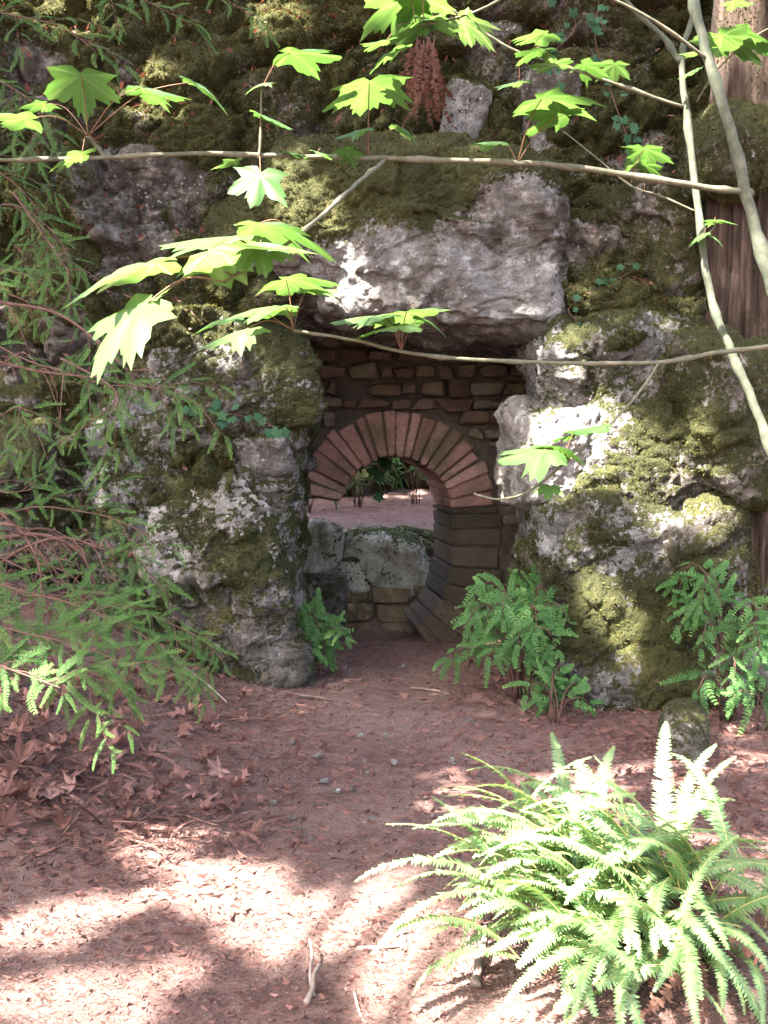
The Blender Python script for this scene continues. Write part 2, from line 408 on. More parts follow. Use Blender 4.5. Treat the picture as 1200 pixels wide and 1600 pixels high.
def rock_shape(n, half, seed, p=11, jit=.2, extra=7, rotz=0., tilt=0., rough=1.):
    rng = np.random.default_rng(seed)
    if n not in SPH: SPH[n] = cube_sphere(n)
    D, Fc = SPH[n]
    N = np.concatenate([np.eye(3), -np.eye(3)]) + rng.normal(size=(6, 3)) * jit
    N = np.concatenate([N, rng.normal(size=(extra, 3))]); N /= np.linalg.norm(N, axis=1)[:, None]
    d = np.concatenate([rng.uniform(.86, 1.0, 6), rng.uniform(1.0, 1.3, extra)])
    q = np.clip(D @ N.T, 0, None) / d
    r = (q ** p).sum(1) ** (-1 / p)
    V = D * r[:, None] * np.array(half)
    ct, st = math.cos(tilt), math.sin(tilt); V = V @ np.array([[ct, 0, -st], [0, 1, 0], [st, 0, ct]]).T
    c, s = math.cos(rotz), math.sin(rotz); V = V @ np.array([[c, -s, 0], [s, c, 0], [0, 0, 1]]).T
    N = vert_normals(V, Fc); Q = V + seed * 3.7
    size = min(half)
    disp = rough * (min(.15, size * .32) * fbm(Q, 2.3, 4, seed) + min(.05, size * .14) * fbm(Q, 8, 5, seed + 1, .62) + min(.016, size * .06) * fbm(Q, 34, 3, seed + 2, .65))
    f1, f2, cid = worley(Q * np.array([1, 1, 1.7]) + .12 * np.stack([fbm(Q, 4, 3, seed + 4)] * 3, 1), 3.0, seed + 3)
    crk = sstep(.1, .5, fbm(Q, 1.7, 2, seed + 5))
    disp += rough * min(.06, size * .14) * (cid - .5) - rough * min(.022, size * .06) * crk * (1 - sstep(0, .08, f2 - f1))
    V = V + N * disp[:, None]
    return V, Fc, vert_normals(V, Fc)
def boulder(label, box, d, thick, seed, moss=.3, mat='rock', p=11, jit=.2, extra=7, rotz=0., tilt=0., n=56, grad=None, mossmat='moss', dens=5200, name='boulder', rough=1., group=None, cat='boulder', parent=None):
    x0, y0, x1, y1 = box; dm = d + thick * .15
    a = at(x0, y1, dm); b = at(x1, y0, dm)
    c = Vector(((a.x + b.x) / 2, d + thick / 2, (a.z + b.z) / 2)); half = ((b.x - a.x) / 2, thick / 2, (b.z - a.z) / 2)
    V, Fc, N = rock_shape(n, half, seed, p, jit, extra, rotz, tilt, rough)
    W = V + np.array(c)
    m = moss + .42 * N[:, 2] * (N[:, 2] > 0) + .50 * fbm(W, 1.7, 4, 51) + .45 * fbm(W, 8, 4, 52, .65)
    if grad: m += grad(V[:, 0] / half[0], V[:, 2] / half[2])
    V = V + N * (.014 * sstep(.45, .7, m) * (.5 + .5 * fbm(W, 22, 3, 55)))[:, None]
    base = np.array([0, 0, -half[2]])
    o = link(name, mesh_np(name, V - base, Fc, M[mat], True, {'moss': m}), parent, tuple(c + Vector(base)))
    if parent is None: tag(o, label, cat, group)
    W = V + np.array(c)
    mm = moss_mesh('moss', W, Fc, m, dens, M[mossmat], seed)
    if mm:
        co = np.empty(len(mm.vertices) * 3, np.float32); mm.vertices.foreach_get('co', co)
        co = co.reshape(-1, 3) - np.array(o.location, np.float32); mm.vertices.foreach_set('co', co.ravel()); mm.update()
        tag(link('moss', mm, o), kind='stuff')
    return o
B = boulder
B('long weathered mossy rock wall forming the right side of the passage', (842, 480, 1480, 1140), 6.10, 1.9, 131, .50, 'rock', 14, .07, 4, n=150)
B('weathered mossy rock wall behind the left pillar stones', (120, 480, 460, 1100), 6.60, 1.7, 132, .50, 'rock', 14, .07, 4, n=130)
B('massive grey lintel boulder with a mossy top spanning the dark passage', (350, 245, 925, 514), 6.5, 2.2, 101, .24, 'rock', 11, .10, 5, tilt=-.02, n=110, rough=.85,
  grad=lambda u, v: .85 * sstep(-.2, .4, v) * sstep(.6, 0, u) + .5 * sstep(.35, .8, v) - .45 * sstep(-.1, -.6, v) - .35 * sstep(.3, .7, u) * sstep(.6, .1, v))
B('rounded mossy block under the left end of the lintel boulder', (265, 490, 478, 705), 6.5, 1.7, 102, .62, 'rock', 10, .13, 5, n=70)
B('small knobbly grey ledge stone jutting into the passage on the left', (350, 672, 470, 750), 6.52, 1.3, 103, .22, 'rock', 9, .15, 5, n=44)
B('pale grey squared block in the left pillar with a mossy corner', (235, 722, 462, 898), 6.52, 1.3, 104, .30, 'rock_pale', 13, .1, 5, n=70, grad=lambda u, v: .35 * sstep(-.2, .3, u) * sstep(.3, -.5, v) * sstep(.95, .5, u))
B('brown lichen-streaked foot stone of the left pillar standing on the path edge', (290, 862, 462, 1095), 6.52, 1.3, 105, .50, 'rock_dark', 13, .10, 4, tilt=.03, n=70)
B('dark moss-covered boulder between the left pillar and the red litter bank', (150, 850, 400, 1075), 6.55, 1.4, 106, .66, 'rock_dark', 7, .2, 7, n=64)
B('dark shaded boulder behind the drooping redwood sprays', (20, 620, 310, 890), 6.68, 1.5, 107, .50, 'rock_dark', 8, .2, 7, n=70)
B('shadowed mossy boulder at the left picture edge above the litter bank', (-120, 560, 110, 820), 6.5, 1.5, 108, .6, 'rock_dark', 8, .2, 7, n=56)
B('grey cracked block under the right end of the lintel boulder', (846, 486, 1065, 668), 6.2, 1.6, 109, .36, 'rock', 11, .18, 7, n=70)
B('pale sunlit block at the right jamb of the passage', (812, 622, 975, 800), 6.15, 1.5, 110, .14, 'rock_pale', 14, .12, 5, n=64)
B('mossy brown boulder right of the pale sunlit block', (915, 620, 1140, 815), 6.10, 1.5, 111, .56, 'rock_dark', 8, .2, 7, n=64)
B('grey stained upright block above the green sprout bush', (836, 755, 1010, 980), 6.12, 1.5, 112, .36, 'rock', 14, .12, 5, n=64)
B('broad mossy foot boulder at the right edge of the path', (840, 880, 1105, 1130), 6.0, 1.6, 113, .54, 'rock_dark', 8, .16, 6, n=74)
B('pale lichen-spotted mossy boulder behind the right picture-edge sprout', (985, 780, 1290, 1130), 5.97, 1.6, 114, .60, 'rock_dark', 8, .18, 6, n=78)
B('high mossy shoulder boulder right of the lintel', (870, 265, 1125, 525), 6.65, 1.6, 115, .64, 'rock_dark', 7, .2, 7, n=78)
B('dark mossy boulder at the right edge under the redwood trunk', (1080, 500, 1380, 860), 5.80, 1.5, 116, .62, 'rock_dark', 8, .2, 7, n=56)
B('small upright grey stone standing on the ledge beside the dead fern', (688, 122, 756, 240), 7.15, .7, 117, .08, 'rock', 10, .2, 6, n=40, grad=lambda u, v: .3 * sstep(-.3, -.8, v))
B('tall narrow grey stone on the ledge below the leafy maple twig', (812, 112, 900, 262), 7.1, .7, 118, .2, 'rock', 10, .2, 6, n=44)
B('weathered grey rock high on the cliff above the upright stones', (700, 35, 812, 120), 7.5, .8, 119, .12, 'rock', 10, .2, 6, n=40)
B('angular purple-grey rock below the maple branch on the left', (150, 240, 352, 318), 6.95, .9, 120, .16, 'rock_dark', 12, .2, 6, n=50)
B('mossy olive ledge rock just above the lintel boulder', (520, 205, 760, 290), 6.8, 1.0, 121, .60, 'rock', 7, .2, 6, n=52)
B('yellow-mossed bulging rock beside the redwood trunk', (1100, 148, 1230, 292), 5.75, .7, 122, .72, 'rock', 6, .15, 6, n=48)
B('dim grey rock high on the cliff behind the top maple leaves', (430, -40, 560, 60), 7.6, .9, 123, .2, 'rock', 9, .2, 6, n=40)
B('mossy rock bulge above the left end of the lintel boulder', (300, 300, 480, 430), 6.7, 1.2, 124, .66, 'rock_dark', 7, .2, 6, n=54)
B('dark mossy overhang high on the left of the cliff', (-60, 330, 200, 560), 6.6, 1.5, 125, .68, 'rock_dark', 7, .2, 6, n=60)
B('brown mossy boulder between the overhang and the rounded block', (130, 440, 320, 640), 6.75, 1.4, 126, .62, 'rock_dark', 7, .2, 6, n=60)

# ------------------------------------------------------------------ rubble wall and brick arch inside the passage
s_ = NT('arch_brick'); p_ = s_.pos(); oi = s_.n('ShaderNodeObjectInfo').outputs['Random']
c_ = s_.ramp(s_.math('ADD', s_.math('MULTIPLY', oi, .6), s_.math('MULTIPLY', s_.noise(p_, 6, 4), .5)), [(.2, (.19, .10, .08)), (.5, (.27, .145, .118)), (.8, (.33, .20, .165)), (1, (.25, .17, .14))])
c_ = s_.mix(s_.ramp(s_.noise(p_, 45, 5, .7), [(.36, .6), (.55, 0)]), c_, (.10, .06, .05))
c_ = s_.mix(s_.ramp(s_.noise(p_, 3.4, 4), [(.46, 0), (.62, .85)]), c_, (.085, .075, .042))
M['brick'] = s_.done(c_, .9, s_.bump(s_.noise(p_, 70, 5, .7), .7, .012), .2)
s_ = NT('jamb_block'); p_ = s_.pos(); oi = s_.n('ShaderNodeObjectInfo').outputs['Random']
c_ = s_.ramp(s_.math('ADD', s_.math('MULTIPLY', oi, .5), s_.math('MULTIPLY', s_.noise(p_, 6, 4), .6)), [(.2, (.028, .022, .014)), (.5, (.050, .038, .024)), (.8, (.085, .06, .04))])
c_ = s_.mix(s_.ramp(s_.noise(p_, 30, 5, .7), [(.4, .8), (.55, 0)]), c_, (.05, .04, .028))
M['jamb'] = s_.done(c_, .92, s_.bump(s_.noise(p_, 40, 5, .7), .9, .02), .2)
M['mortar'] = mat_simple('old_mortar', [(.3, (.032, .025, .020)), (.55, (.07, .054, .043)), (.8, (.115, .094, .074))], 12, .95, .9, 60, dist=.02)
s_ = NT('rubble_stone'); p_ = s_.pos(); oi = s_.n('ShaderNodeObjectInfo').outputs['Random']
c_ = s_.ramp(oi, [(0, (.065, .036, .030)), (.3, (.11, .062, .049)), (.55, (.095, .076, .062)), (.8, (.16, .13, .105)), (1, (.12, .064, .05))])
c_ = s_.mix(s_.ramp(s_.noise(p_, 16, 5, .7), [(.4, .75), (.58, 0)]), c_, (.07, .05, .04))
c_ = s_.mix(s_.ramp(s_.noise(p_, 5, 4), [(.52, 0), (.68, .6)]), c_, (.11, .11, .05))
M['rubble'] = s_.done(c_, .9, s_.bump(s_.noise(p_, 50, 5, .7), .8, .015), .2)

BSH = .11; AY = 8.38; ctr = at(618, 800, AY); CX, CZ, RI = ctr.x, ctr.z, .465
def ring_point(t, off):
    """t metres along the inner edge clockwise from the left haunch (172 deg), off = outwards"""
    a0 = math.radians(170); la = RI * a0
    if t < la:
        a = a0 - t / RI; return Vector((CX + (RI + off) * math.cos(a), 0, CZ + (RI + off) * math.sin(a)))
    t -= la; ls = .42
    if t < ls: return Vector((CX + RI + off, 0, CZ - t))
    t -= ls; R2 = .70; a = -t / R2
    return Vector((CX + RI - R2 + (R2 + off) * math.cos(a), 0, CZ - ls + (R2 + off) * math.sin(a)))
LARC = RI * math.radians(170); LTOT = LARC + .42 + .66
def smooth_block(V8, bev, jit=.006):
    """eight corners (front 0-3, back 4-7) -> bevelled, slightly uneven block"""
    bm = bmesh.new(); vs = [bm.verts.new(Vector(v) + Vector((random.uniform(-jit, jit), random.uniform(-jit, jit), random.uniform(-jit, jit)))) for v in V8]
    for f in ((0, 1, 2, 3), (7, 6, 5, 4), (0, 4, 5, 1), (1, 5, 6, 2), (2, 6, 7, 3), (3, 7, 4, 0)): bm.faces.new([vs[i] for i in f])
    bmesh.ops.recalc_face_normals(bm, faces=bm.faces)
    bmesh.ops.bevel(bm, geom=bm.edges[:], offset=bev, segments=1, profile=.6, affect='EDGES')
    return bm
def bm_link(name, bm, mat, parent, origin=(0, 0, 0), smooth=False):
    me = bpy.data.meshes.new(name)
    if any(origin): bmesh.ops.translate(bm, verts=bm.verts, vec=-Vector(origin))
    bm.to_mesh(me); bm.free(); me.materials.append(mat)
    if smooth: me.polygons.foreach_set('use_smooth', [True] * len(me.polygons))
    return link(name, me, parent)
def build_arch():
    base = Vector((CX, AY, -.05))
    root = empty('brick_arch', base, 'round arch of long reddish bricks set in the wall at the back of the passage', 'brick arch')
    t = 0; random.seed(21)
    while t < LTOT - .02:
        inarc = t < LARC
        wd = random.choice([.062, .075, .085, .09, .055]) if inarc else random.uniform(.10, .16)
        if inarc and t + wd > LARC: wd = max(.05, LARC - t)
        t1 = min(t + wd, LTOT); g = .0035; outw = (random.uniform(.36, .40) if inarc else random.uniform(.37, .44))
        fy = AY + random.uniform(-.016, .012); by = AY + .85 + random.uniform(-.02, .02)
        ri = random.uniform(-.008, .008)
        a, b, c, d = ring_point(t + g, ri), ring_point(t1 - g, ri), ring_point(t1 - g, outw), ring_point(t + g, outw)
        bm = smooth_block([Vector((q.x, fy, q.z)) for q in (a, b, c, d)] + [Vector((q.x - BSH * (1 if q.x > CX else 0), by, q.z)) for q in (a, b, c, d)], .012, .010)
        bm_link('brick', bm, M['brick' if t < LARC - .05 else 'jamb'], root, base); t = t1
    # mortar core behind and between the bricks
    n = 60; V = []; Fc = []
    for k in range(n + 1):
        tt = LTOT * k / n
        for off, y in ((.022, AY + .03), (.33, AY + .03), (.33, AY + .5), (.022, AY + .5)):
            q = ring_point(tt, off); V.append((q.x - base.x, y - base.y, q.z - base.z))
    for k in range(n):
        for j in range(4): Fc.append((k * 4 + j, k * 4 + (j + 1) % 4, k * 4 + 4 + (j + 1) % 4, k * 4 + 4 + j))
    Fc += [(0, 1, 2, 3), (n * 4 + 3, n * 4 + 2, n * 4 + 1, n * 4)]
    link('mortar', mesh_np('mortar', V, Fc, M['mortar'], False, {'var': np.full(len(V), .3)}), root)
    return root
build_arch()
def build_rubble():
    base = Vector((.2, AY, -.1))
    root = empty('rubble_wall', base, 'dark rubble stone wall with rough courses above and beside the brick arch', 'stone wall')
    def solid(X, Z, m):        # where there is wall
        r = np.hypot(X - CX, Z - CZ); ring = (r < RI + m) & (Z > CZ - .02)
        low = (X < CX + RI + m) & (Z <= CZ) & (X > -2)
        hL = (X < CX) & (Z < CZ + .1)
        return ~(ring | low | hL)
    xs = np.arange(-1.3, 1.65, .025); zs = np.arange(-.15, 3.0, .025); X, Z = np.meshgrid(xs, zs); X = X.ravel(); Z = Z.ravel()
    P = np.stack([X, 0 * X, Z], 1); i = np.arange(len(X)).reshape(len(zs), len(xs))
    Fc = np.stack([i[:-1, :-1], i[:-1, 1:], i[1:, 1:], i[1:, :-1]], -1).reshape(-1, 4); C = P[Fc].mean(1)
    Fc = Fc[solid(C[:, 0], C[:, 2], .20)]
    for nm, y in (('mortar', AY + .045), ('rear_face', AY + .56)):
        Y = y + .03 * fbm(P, 6, 4, 81)
        link(nm, mesh_np(nm, np.stack([X, Y, Z], 1) - np.array(base), Fc, M['mortar'], True, {'var': .5 + .5 * fbm(P, 3, 2, 82)}), root)
    random.seed(5); z = -.1
    while z < 2.75:
        h = random.uniform(.075, .15); x = -1.25 + random.uniform(0, .1)
        while x < 1.6:
            wd = random.uniform(.10, .27); cx, cz = x + wd / 2, z + h / 2
            if random.random() < .93:
                ok = all(solid(np.array([q]), np.array([k]), .385 if k > CZ - .3 else .42)[0] for q in (x, x + wd) for k in (z, z + h))
                if ok:
                    hh = h * random.uniform(.66, .99); n = 5
                    V, F4, N = rock_shape(13, ((wd - .010) / 2, .10, hh / 2), random.randint(1, 9999), 14, .16, 4, rough=1.25)
                    V = V + np.array([cx, AY + .055 + random.uniform(-.03, .03), cz + random.uniform(-.01, .01)]) - np.array(base)
                    link('stone', mesh_np('stone', V, F4, M['rubble'], True), root)
            x += wd
        z += h
build_rubble()

# stones and low wall beyond the arch
M['rock_far'] = mat_rock('rock_far', (.50, .47, .39), (.62, .59, .52), (.26, .23, .17))
B('squared dark stone at the left foot of the arch opening', (462, 893, 538, 1015), 8.40, .5, 201, .12, 'rock_dark', 14, .06, 3, n=40, rough=.8, cat='stone', name='jamb_stone')
B('grey-green mossy stone on the left end of the low wall seen through the arch', (458, 812, 536, 905), 9.30, .45, 202, 0.12, 'rock_far', 8, .2, 6, n=44, mossmat='moss_green', rough=.6, cat='stone', name='stone')
B('large pale mossy stone in the middle of the low wall seen through the arch', (532, 826, 676, 932), 9.5, .6, 203, 0.08, 'rock_far', 8, .2, 6, n=56, mossmat='moss_green', rough=.6, cat='stone', name='stone')
B('low mossy stone between two larger stones on the low wall through the arch', (508, 876, 572, 930), 9.45, .45, 204, 0.20, 'rock_far', 8, .2, 6, n=40, mossmat='moss_green', cat='stone', name='stone')
B('small bright-mossed stone behind the large one seen through the arch', (612, 826, 690, 872), 9.8, .45, 205, 0.30, 'rock_far', 7, .2, 6, n=40, mossmat='moss_green', cat='stone', name='stone')
M['earthwall'] = mat_rock('earth_wall', (.30, .215, .13), (.40, .30, .19), (.16, .11, .066))

def low_wall():
    base = at(590, 1000, 9.5); base.z = -.32
    root = empty('low_wall', base, 'low brown earth-stained wall below the mossy stones beyond the arch', 'wall')
    random.seed(9)
    for (z0, z1) in ((-.32, -.06), (-.06, .12), (.12, .28)):
        x = -.95 + random.uniform(-.1, .1)
        while x < .95:
            wd = random.uniform(.28, .6)
            V, F4, N = rock_shape(20, (wd / 2 - .004, .2, (z1 - z0) / 2 + .002), random.randint(1, 9999), 12, .06, 3, rough=.8)
            V = V + np.array([x + wd / 2, 9.68 + random.uniform(-.02, .02), (z0 + z1) / 2]) - np.array(base)
            link('stone', mesh_np('stone', V, F4, M['earthwall'], True, {'moss': .15 + .4 * fbm(V, 3, 3, 4)}), root); x += wd
low_wall()

# ------------------------------------------------------------------ plants: materials
M['maple_leaf'] = mat_leafy('maple_leaf', [(0, (.028, .064, .015)), (.4, (.044, .088, .023)), (.72, (.064, .108, .034)), (1, (.14, .175, .09))], .45, .5, .3, transcol=(1, 1, .75))
M['petiole'] = mat_simple('petiole_red', [(.2, (.085, .034, .022)), (.8, (.12, .07, .035))], 10, .6, .1)
M['maple_bark'] = mat_simple('maple_bark', [(.25, (.022, .029, .019)), (.5, (.044, .050, .032)), (.75, (.10, .095, .072))], 26, .8, .4, 90, dist=.004)
M['maple_twig'] = mat_simple('maple_twig', [(.25, (.036, .04, .022)), (.5, (.064, .062, .038)), (.75, (.13, .105, .078))], 40, .7, .3, 90, dist=.003)
M['redwood_leaf'] = mat_leafy('redwood_leaf', [(0, (.016, .040, .012)), (.4, (.034, .080, .020)), (.75, (.064, .125, .030)), (1, (.12, .18, .046))], .35, .7, .12)
M['sprout_leaf'] = mat_leafy('sprout_leaf', [(0, (.020, .058, .018)), (.4, (.040, .10, .028)), (.75, (.068, .145, .040)), (1, (.13, .19, .055))], .35, .7, .15)
M['dead_twig'] = mat_simple('dead_twig', [(.25, (.035, .018, .013)), (.5, (.07, .035, .026)), (.75, (.12, .066, .05))], 30, .85, .3, 90, dist=.004)
M['dead_leaf'] = mat_leafy('dead_leaf', [(0, (.058, .029, .024)), (.35, (.122, .058, .048)), (.7, (.195, .098, .082)), (1, (.35, .225, .195))], .15, .8, .2, transcol=(1, .7, .5), noise=False)
M['fern'] = mat_leafy('fern', [(0, (.065, .125, .045)), (.4, (.105, .18, .07)), (.75, (.15, .235, .10)), (1, (.20, .28, .135))], .4, .4, .5, transcol=(1, 1, .5))
M['fern_stem'] = mat_simple('fern_stem', [(.2, (.16, .16, .05)), (.8, (.26, .22, .08))], 20, .6, .1)
M['dead_fern'] = mat_leafy('dead_fern', [(0, (.04, .018, .013)), (.5, (.085, .038, .027)), (1, (.15, .085, .06))], .2, .85, .1, transcol=(1, .7, .5))
M['ivy'] = mat_leafy('ivy_leaf', [(0, (.010, .034, .016)), (.5, (.02, .058, .026)), (1, (.04, .085, .036))], .2, .6, .15)
M['bark'] = None
s_ = NT('redwood_bark'); p_ = s_.pos((1, 1, .12))
c_ = s_.ramp(s_.noise(p_, 16, 6, .65), [(.3, (.010, .007, .006)), (.5, (.036, .024, .018)), (.7, (.085, .058, .045))])
M['bark'] = s_.done(c_, .95, s_.bump(s_.noise(p_, 22, 5, .7), 1, .04), .15)
M['canopy_leaf'] = mat_leafy('canopy_leaf', [(0, (.03, .07, .02)), (1, (.08, .15, .04))], .3, .5, .3)

# ------------------------------------------------------------------ maple leaves
HALF = [(0, 1.0), (6, .84), (9, .88), (13, .76), (18, .70), (24, .50), (29, .58), (33, .68), (37, .80), (42, .76), (48, .96), (54, .80), (58, .82), (63, .70), (70, .62), (78, .46), (88, .50), (97, .54), (105, .66), (112, .52), (122, .48), (135, .36), (152, .26), (172, .10)]
OUTL = [(a, r) for a, r in HALF] + [(-a, r) for a, r in HALF[:0:-1]]
def maple_leaf(mb, joint, tip, up, size, rng, var, fold=.0, droop=.25):
    """blade with its base at joint, pointing along tip; size = blade width"""
    X = tip.normalized(); Z = (up - X * up.dot(X)).normalized(); Y = Z.cross(X)
    L = size / 1.45; V = [joint]; ph = rng.uniform(0, 6.28); st = rng.uniform(.9, 1.1)
    rings = (.3, .62, 1.0); jit = [rng.uniform(.9, 1.1) for _ in OUTL]
    for q in rings:
        for (a, r), j in zip(OUTL, jit):
            rr = r * j * (q if q == 1 else q * (.55 + .45 * min(1, .62 / r)))
            th = math.radians(a); x = rr * math.cos(th); y = rr * math.sin(th) * st
            z = -droop * (x * x + y * y) * (1 + .5 * math.sin(ph + a / 40)) + .05 * math.cos(math.radians(a) * 7.2) * rr + fold * abs(y) - .06 * rr * rr * math.sin(3 * th + ph)
            V.append(joint + (X * x + Y * y + Z * z) * L)
    n = len(OUTL); Fc = [[0, 1 + k, 1 + (k + 1) % n] for k in range(n)]
    for q in range(2):
        b = 1 + q * n
        Fc += [[b + k, b + n + k, b + n + (k + 1) % n, b + (k + 1) % n] for k in range(n)]
    vv = [min(1, var + .3)]
    for q in rings:
        for a, r in OUTL:
            ax = min(abs(abs(a) - b) for b in (0, 48, 105)); vv.append(max(0, min(1, var + (.42 if ax < 2 else -.10 + .12 * math.sin(a * 3.1 + ph * 4 + q * 3)) - (.12 if q == 1 else 0))))
    mb.add(V, Fc, 0, vv)
NLEAF = [0]; LEAFLIT = []
def put_leaf(parent, base, px, py, w, d, side=None, tilt=None, fold=0., droop=None, seed=None, roll=0., green=None):
    """a leaf whose blade is centred near pixel (px,py) at depth d, w pixels wide; base = petiole origin"""
    NLEAF[0] += 1; rng = random.Random(seed if seed is not None else NLEAF[0] * 13)
    size = w / F * d * (1.05 if w < 150 else .9); c = at(px, py, d); b = Vector(base)
    hv = c - b; hv.z = 0
    ang = math.atan2(hv.y, hv.x) if hv.length > .01 else rng.uniform(0, 6.28)
    if side is not None: ang = math.radians(side)
    else: ang += rng.uniform(-.5, .5)
    tl = math.radians(tilt if tilt is not None else rng.uniform(-28, 4))
    tip = Vector((math.cos(ang) * math.cos(tl), math.sin(ang) * math.cos(tl), math.sin(tl)))
    up = Vector((rng.uniform(-.2, .2), rng.uniform(-.30, .10), 1)); up = Matrix.Rotation(math.radians(roll), 3, tip) @ up
    joint = c - tip * size * .22
    if rng.random() < .8: LEAFLIT.append((c.copy(), size * .30))
    mb = MB()
    maple_leaf(mb, joint, tip, up, size, rng, green if green is not None else rng.uniform(.2, .95), fold, droop if droop is not None else rng.uniform(.12, .35))
    mid = (joint + b) / 2 + Vector((0, 0, .015 + .08 * (joint - b).length))
    r = max(.0008, size * .0065); pts = spline([b, mid, joint], 4)
    mb.tube(pts, lerps(r * 1.3, r, len(pts)), 5, 1, .5)
    pw = parent.matrix_world.translation if False else Vector(parent['_o'])
    o = link('leaf', mb.mesh('leaf', [M['maple_leaf'], M['petiole']], True, pw), parent)
    return o
def limb(name, parent, wp, r0, r1, mat, rootpos, n=5, knots=True, sides=8):
    P = [at(*q) if len(q) == 3 and q[2] is not None and not isinstance(q, Vector) else Vector(q) for q in wp]
    pts = spline(P, n); rad = lerps(r0, r1, len(pts)); rg = random.Random(len(pts) + int(r0 * 1e5))
    for i in range(len(pts)):
        pts[i] = pts[i] + Vector((rg.uniform(-1, 1), rg.uniform(-1, 1), rg.uniform(-1, 1))) * rad[i] * .22
        if knots and i % 5 == 3: rad[i] *= rg.uniform(1.2, 1.55)
    mb = MB(); mb.tube(pts, rad, sides, 0, .5, .06)
    o = link(name, mb.mesh(name, mat, True, rootpos), parent); o['_o'] = tuple(rootpos); return o, pts
def near(pts, px, py):
    best = None
    for p in pts:
        v = p - Vector((0, 0, CAMZ)); cp, sp = math.cos(PITCH), math.sin(PITCH)
        zf = v.y * cp - v.z * sp; x = 600 + F * v.x / zf; y = 800 - F * (v.y * sp + v.z * cp) / zf
        e = (x - px) ** 2 + (y - py) ** 2
        if best is None or e < best[0]: best = (e, p)
    return best[1]
def D(pts3):            # waypoint list (px, py, d)
    return [at(*q) for q in pts3]

# maple A: stem at the right and the long horizontal branch
foot = Vector((1.75, 3.55, 0)); foot.z = gz(foot.x, foot.y) - .03
tA = empty('maple_tree', foot, 'slim green-barked maple at the right whose long branch crosses the whole view', 'maple tree')
bark, twig = M['maple_bark'], M['maple_twig']
limb('stem', tA, [foot, at(1330, 900, 3.55), at(1240, 560, 3.6), at(1200, 430, 3.6), at(1165, 300, 3.6), at(1140, 200, 3.6), at(1110, 100, 3.62), at(1085, 10, 3.65), at(1070, -120, 3.7), at(1050, -420, 3.8)], .025, .0145, bark, foot, 4)
br, P1 = limb('branch', tA, D([(1176, 304, 3.62), (1160, 299, 3.6), (1100, 292, 3.58), (960, 270, 3.5), (850, 257, 3.45), (740, 252, 3.4), (600, 247, 3.35), (480, 245, 3.3), (300, 240, 3.22), (150, 247, 3.15), (0, 250, 3.1), (-120, 247, 3.05), (-330, 238, 2.95), (-560, 222, 2.9)]), .0125, .0045, twig, foot, 5)
tw, P2 = limb('branch', tA, D([(602, 250, 3.35), (560, 285, 3.1), (510, 330, 2.8), (450, 380, 2.55), (350, 440, 2.35)]), .007, .004, twig, foot, 5)
sp1, Q1 = limb('twig', tA, D([(165, 245, 3.16), (150, 228, 3.15), (138, 212, 3.12)]), .007, .005, twig, foot, 4)
for a in ((130, 138, 118, 3.05, 100), (245, 142, 108, 3.1, 20), (325, 138, 100, 3.15, 10), (15, 182, 110, 3.0, 190), (110, 243, 80, 3.05, 215), (60, 165, 60, 3.25, 150)):
    put_leaf(sp1, Q1[-1], *a[:4], side=a[4])
sp2, Q2 = limb('twig', tA, D([(405, 248, 3.26), (408, 200, 3.25), (408, 140, 3.22)]), .005, .003, twig, foot, 4)
for a in ((405, 132, 45, 3.2, 250), (482, 84, 118, 3.15, 15), (425, 186, 78, 3.2, 0), (355, 254, 52, 3.2, 200), (402, 290, 95, 3.1, 250)):
    put_leaf(sp2, near(Q2, a[0], a[1] + 20), *a[:4], side=a[4], tilt=-60 if a[1] == 290 else None)
for a in ((460, 240, 46, 3.25, 10), (505, 240, 44, 3.25, -20), (545, 240, 46, 3.3, 60)):
    put_leaf(br, near(P1, a[0], 245), *a[:4], side=a[4])
for a in ((572, 146, 132, 3.25, 100), (553, 206, 64, 3.3, 190), (636, 204, 62, 3.35, 10)):
    put_leaf(br, near(P1, 583, 247), *a[:4], side=a[4])
for a in ((872, 158, 150, 3.3, 25), (766, 221, 64, 3.4, 180), (860, 176, 95, 3.35, 200)):
    put_leaf(br, near(P1, 806, 252), *a[:4], side=a[4], tilt=2)
for a in ((190, 418, 245, 2.3, 190, -10, 0), (330, 372, 215, 2.42, 170, -2, 0), (385, 388, 250, 2.28, 35, 8, -8), (440, 350, 200, 2.5, 5, 3, 0), (185, 505, 215, 2.15, 200, -36, -6), (228, 478, 80, 2.2, 240, -30, 30), (408, 392, 90, 2.25, 280, -30, 20)):
    put_leaf(tw, near(P2, max(350, a[0]), a[1]), *a[:4], side=a[4], tilt=a[5], roll=a[6])
# leaves at the top come from a high twig of the same tree
tw2, P3 = limb('branch', tA, D([(1108, 95, 3.62), (1000, 20, 3.5), (860, -30, 3.4), (740, 20, 3.35), (650, 40, 3.3)]), .006, .003, twig, foot, 5)
for a in ((648, 42, 120, 3.3, 200), (605, 82, 74, 3.25, 230), (690, 32, 90, 3.3, -20), (612, 8, 120, 3.3, 160), (742, 44, 90, 3.4, 20), (660, 12, 100, 3.35, 90), (590, 66, 60, 3.2, 200)):
    put_leaf(tw2, near(P3, a[0], a[1]), *a[:4], side=a[4])

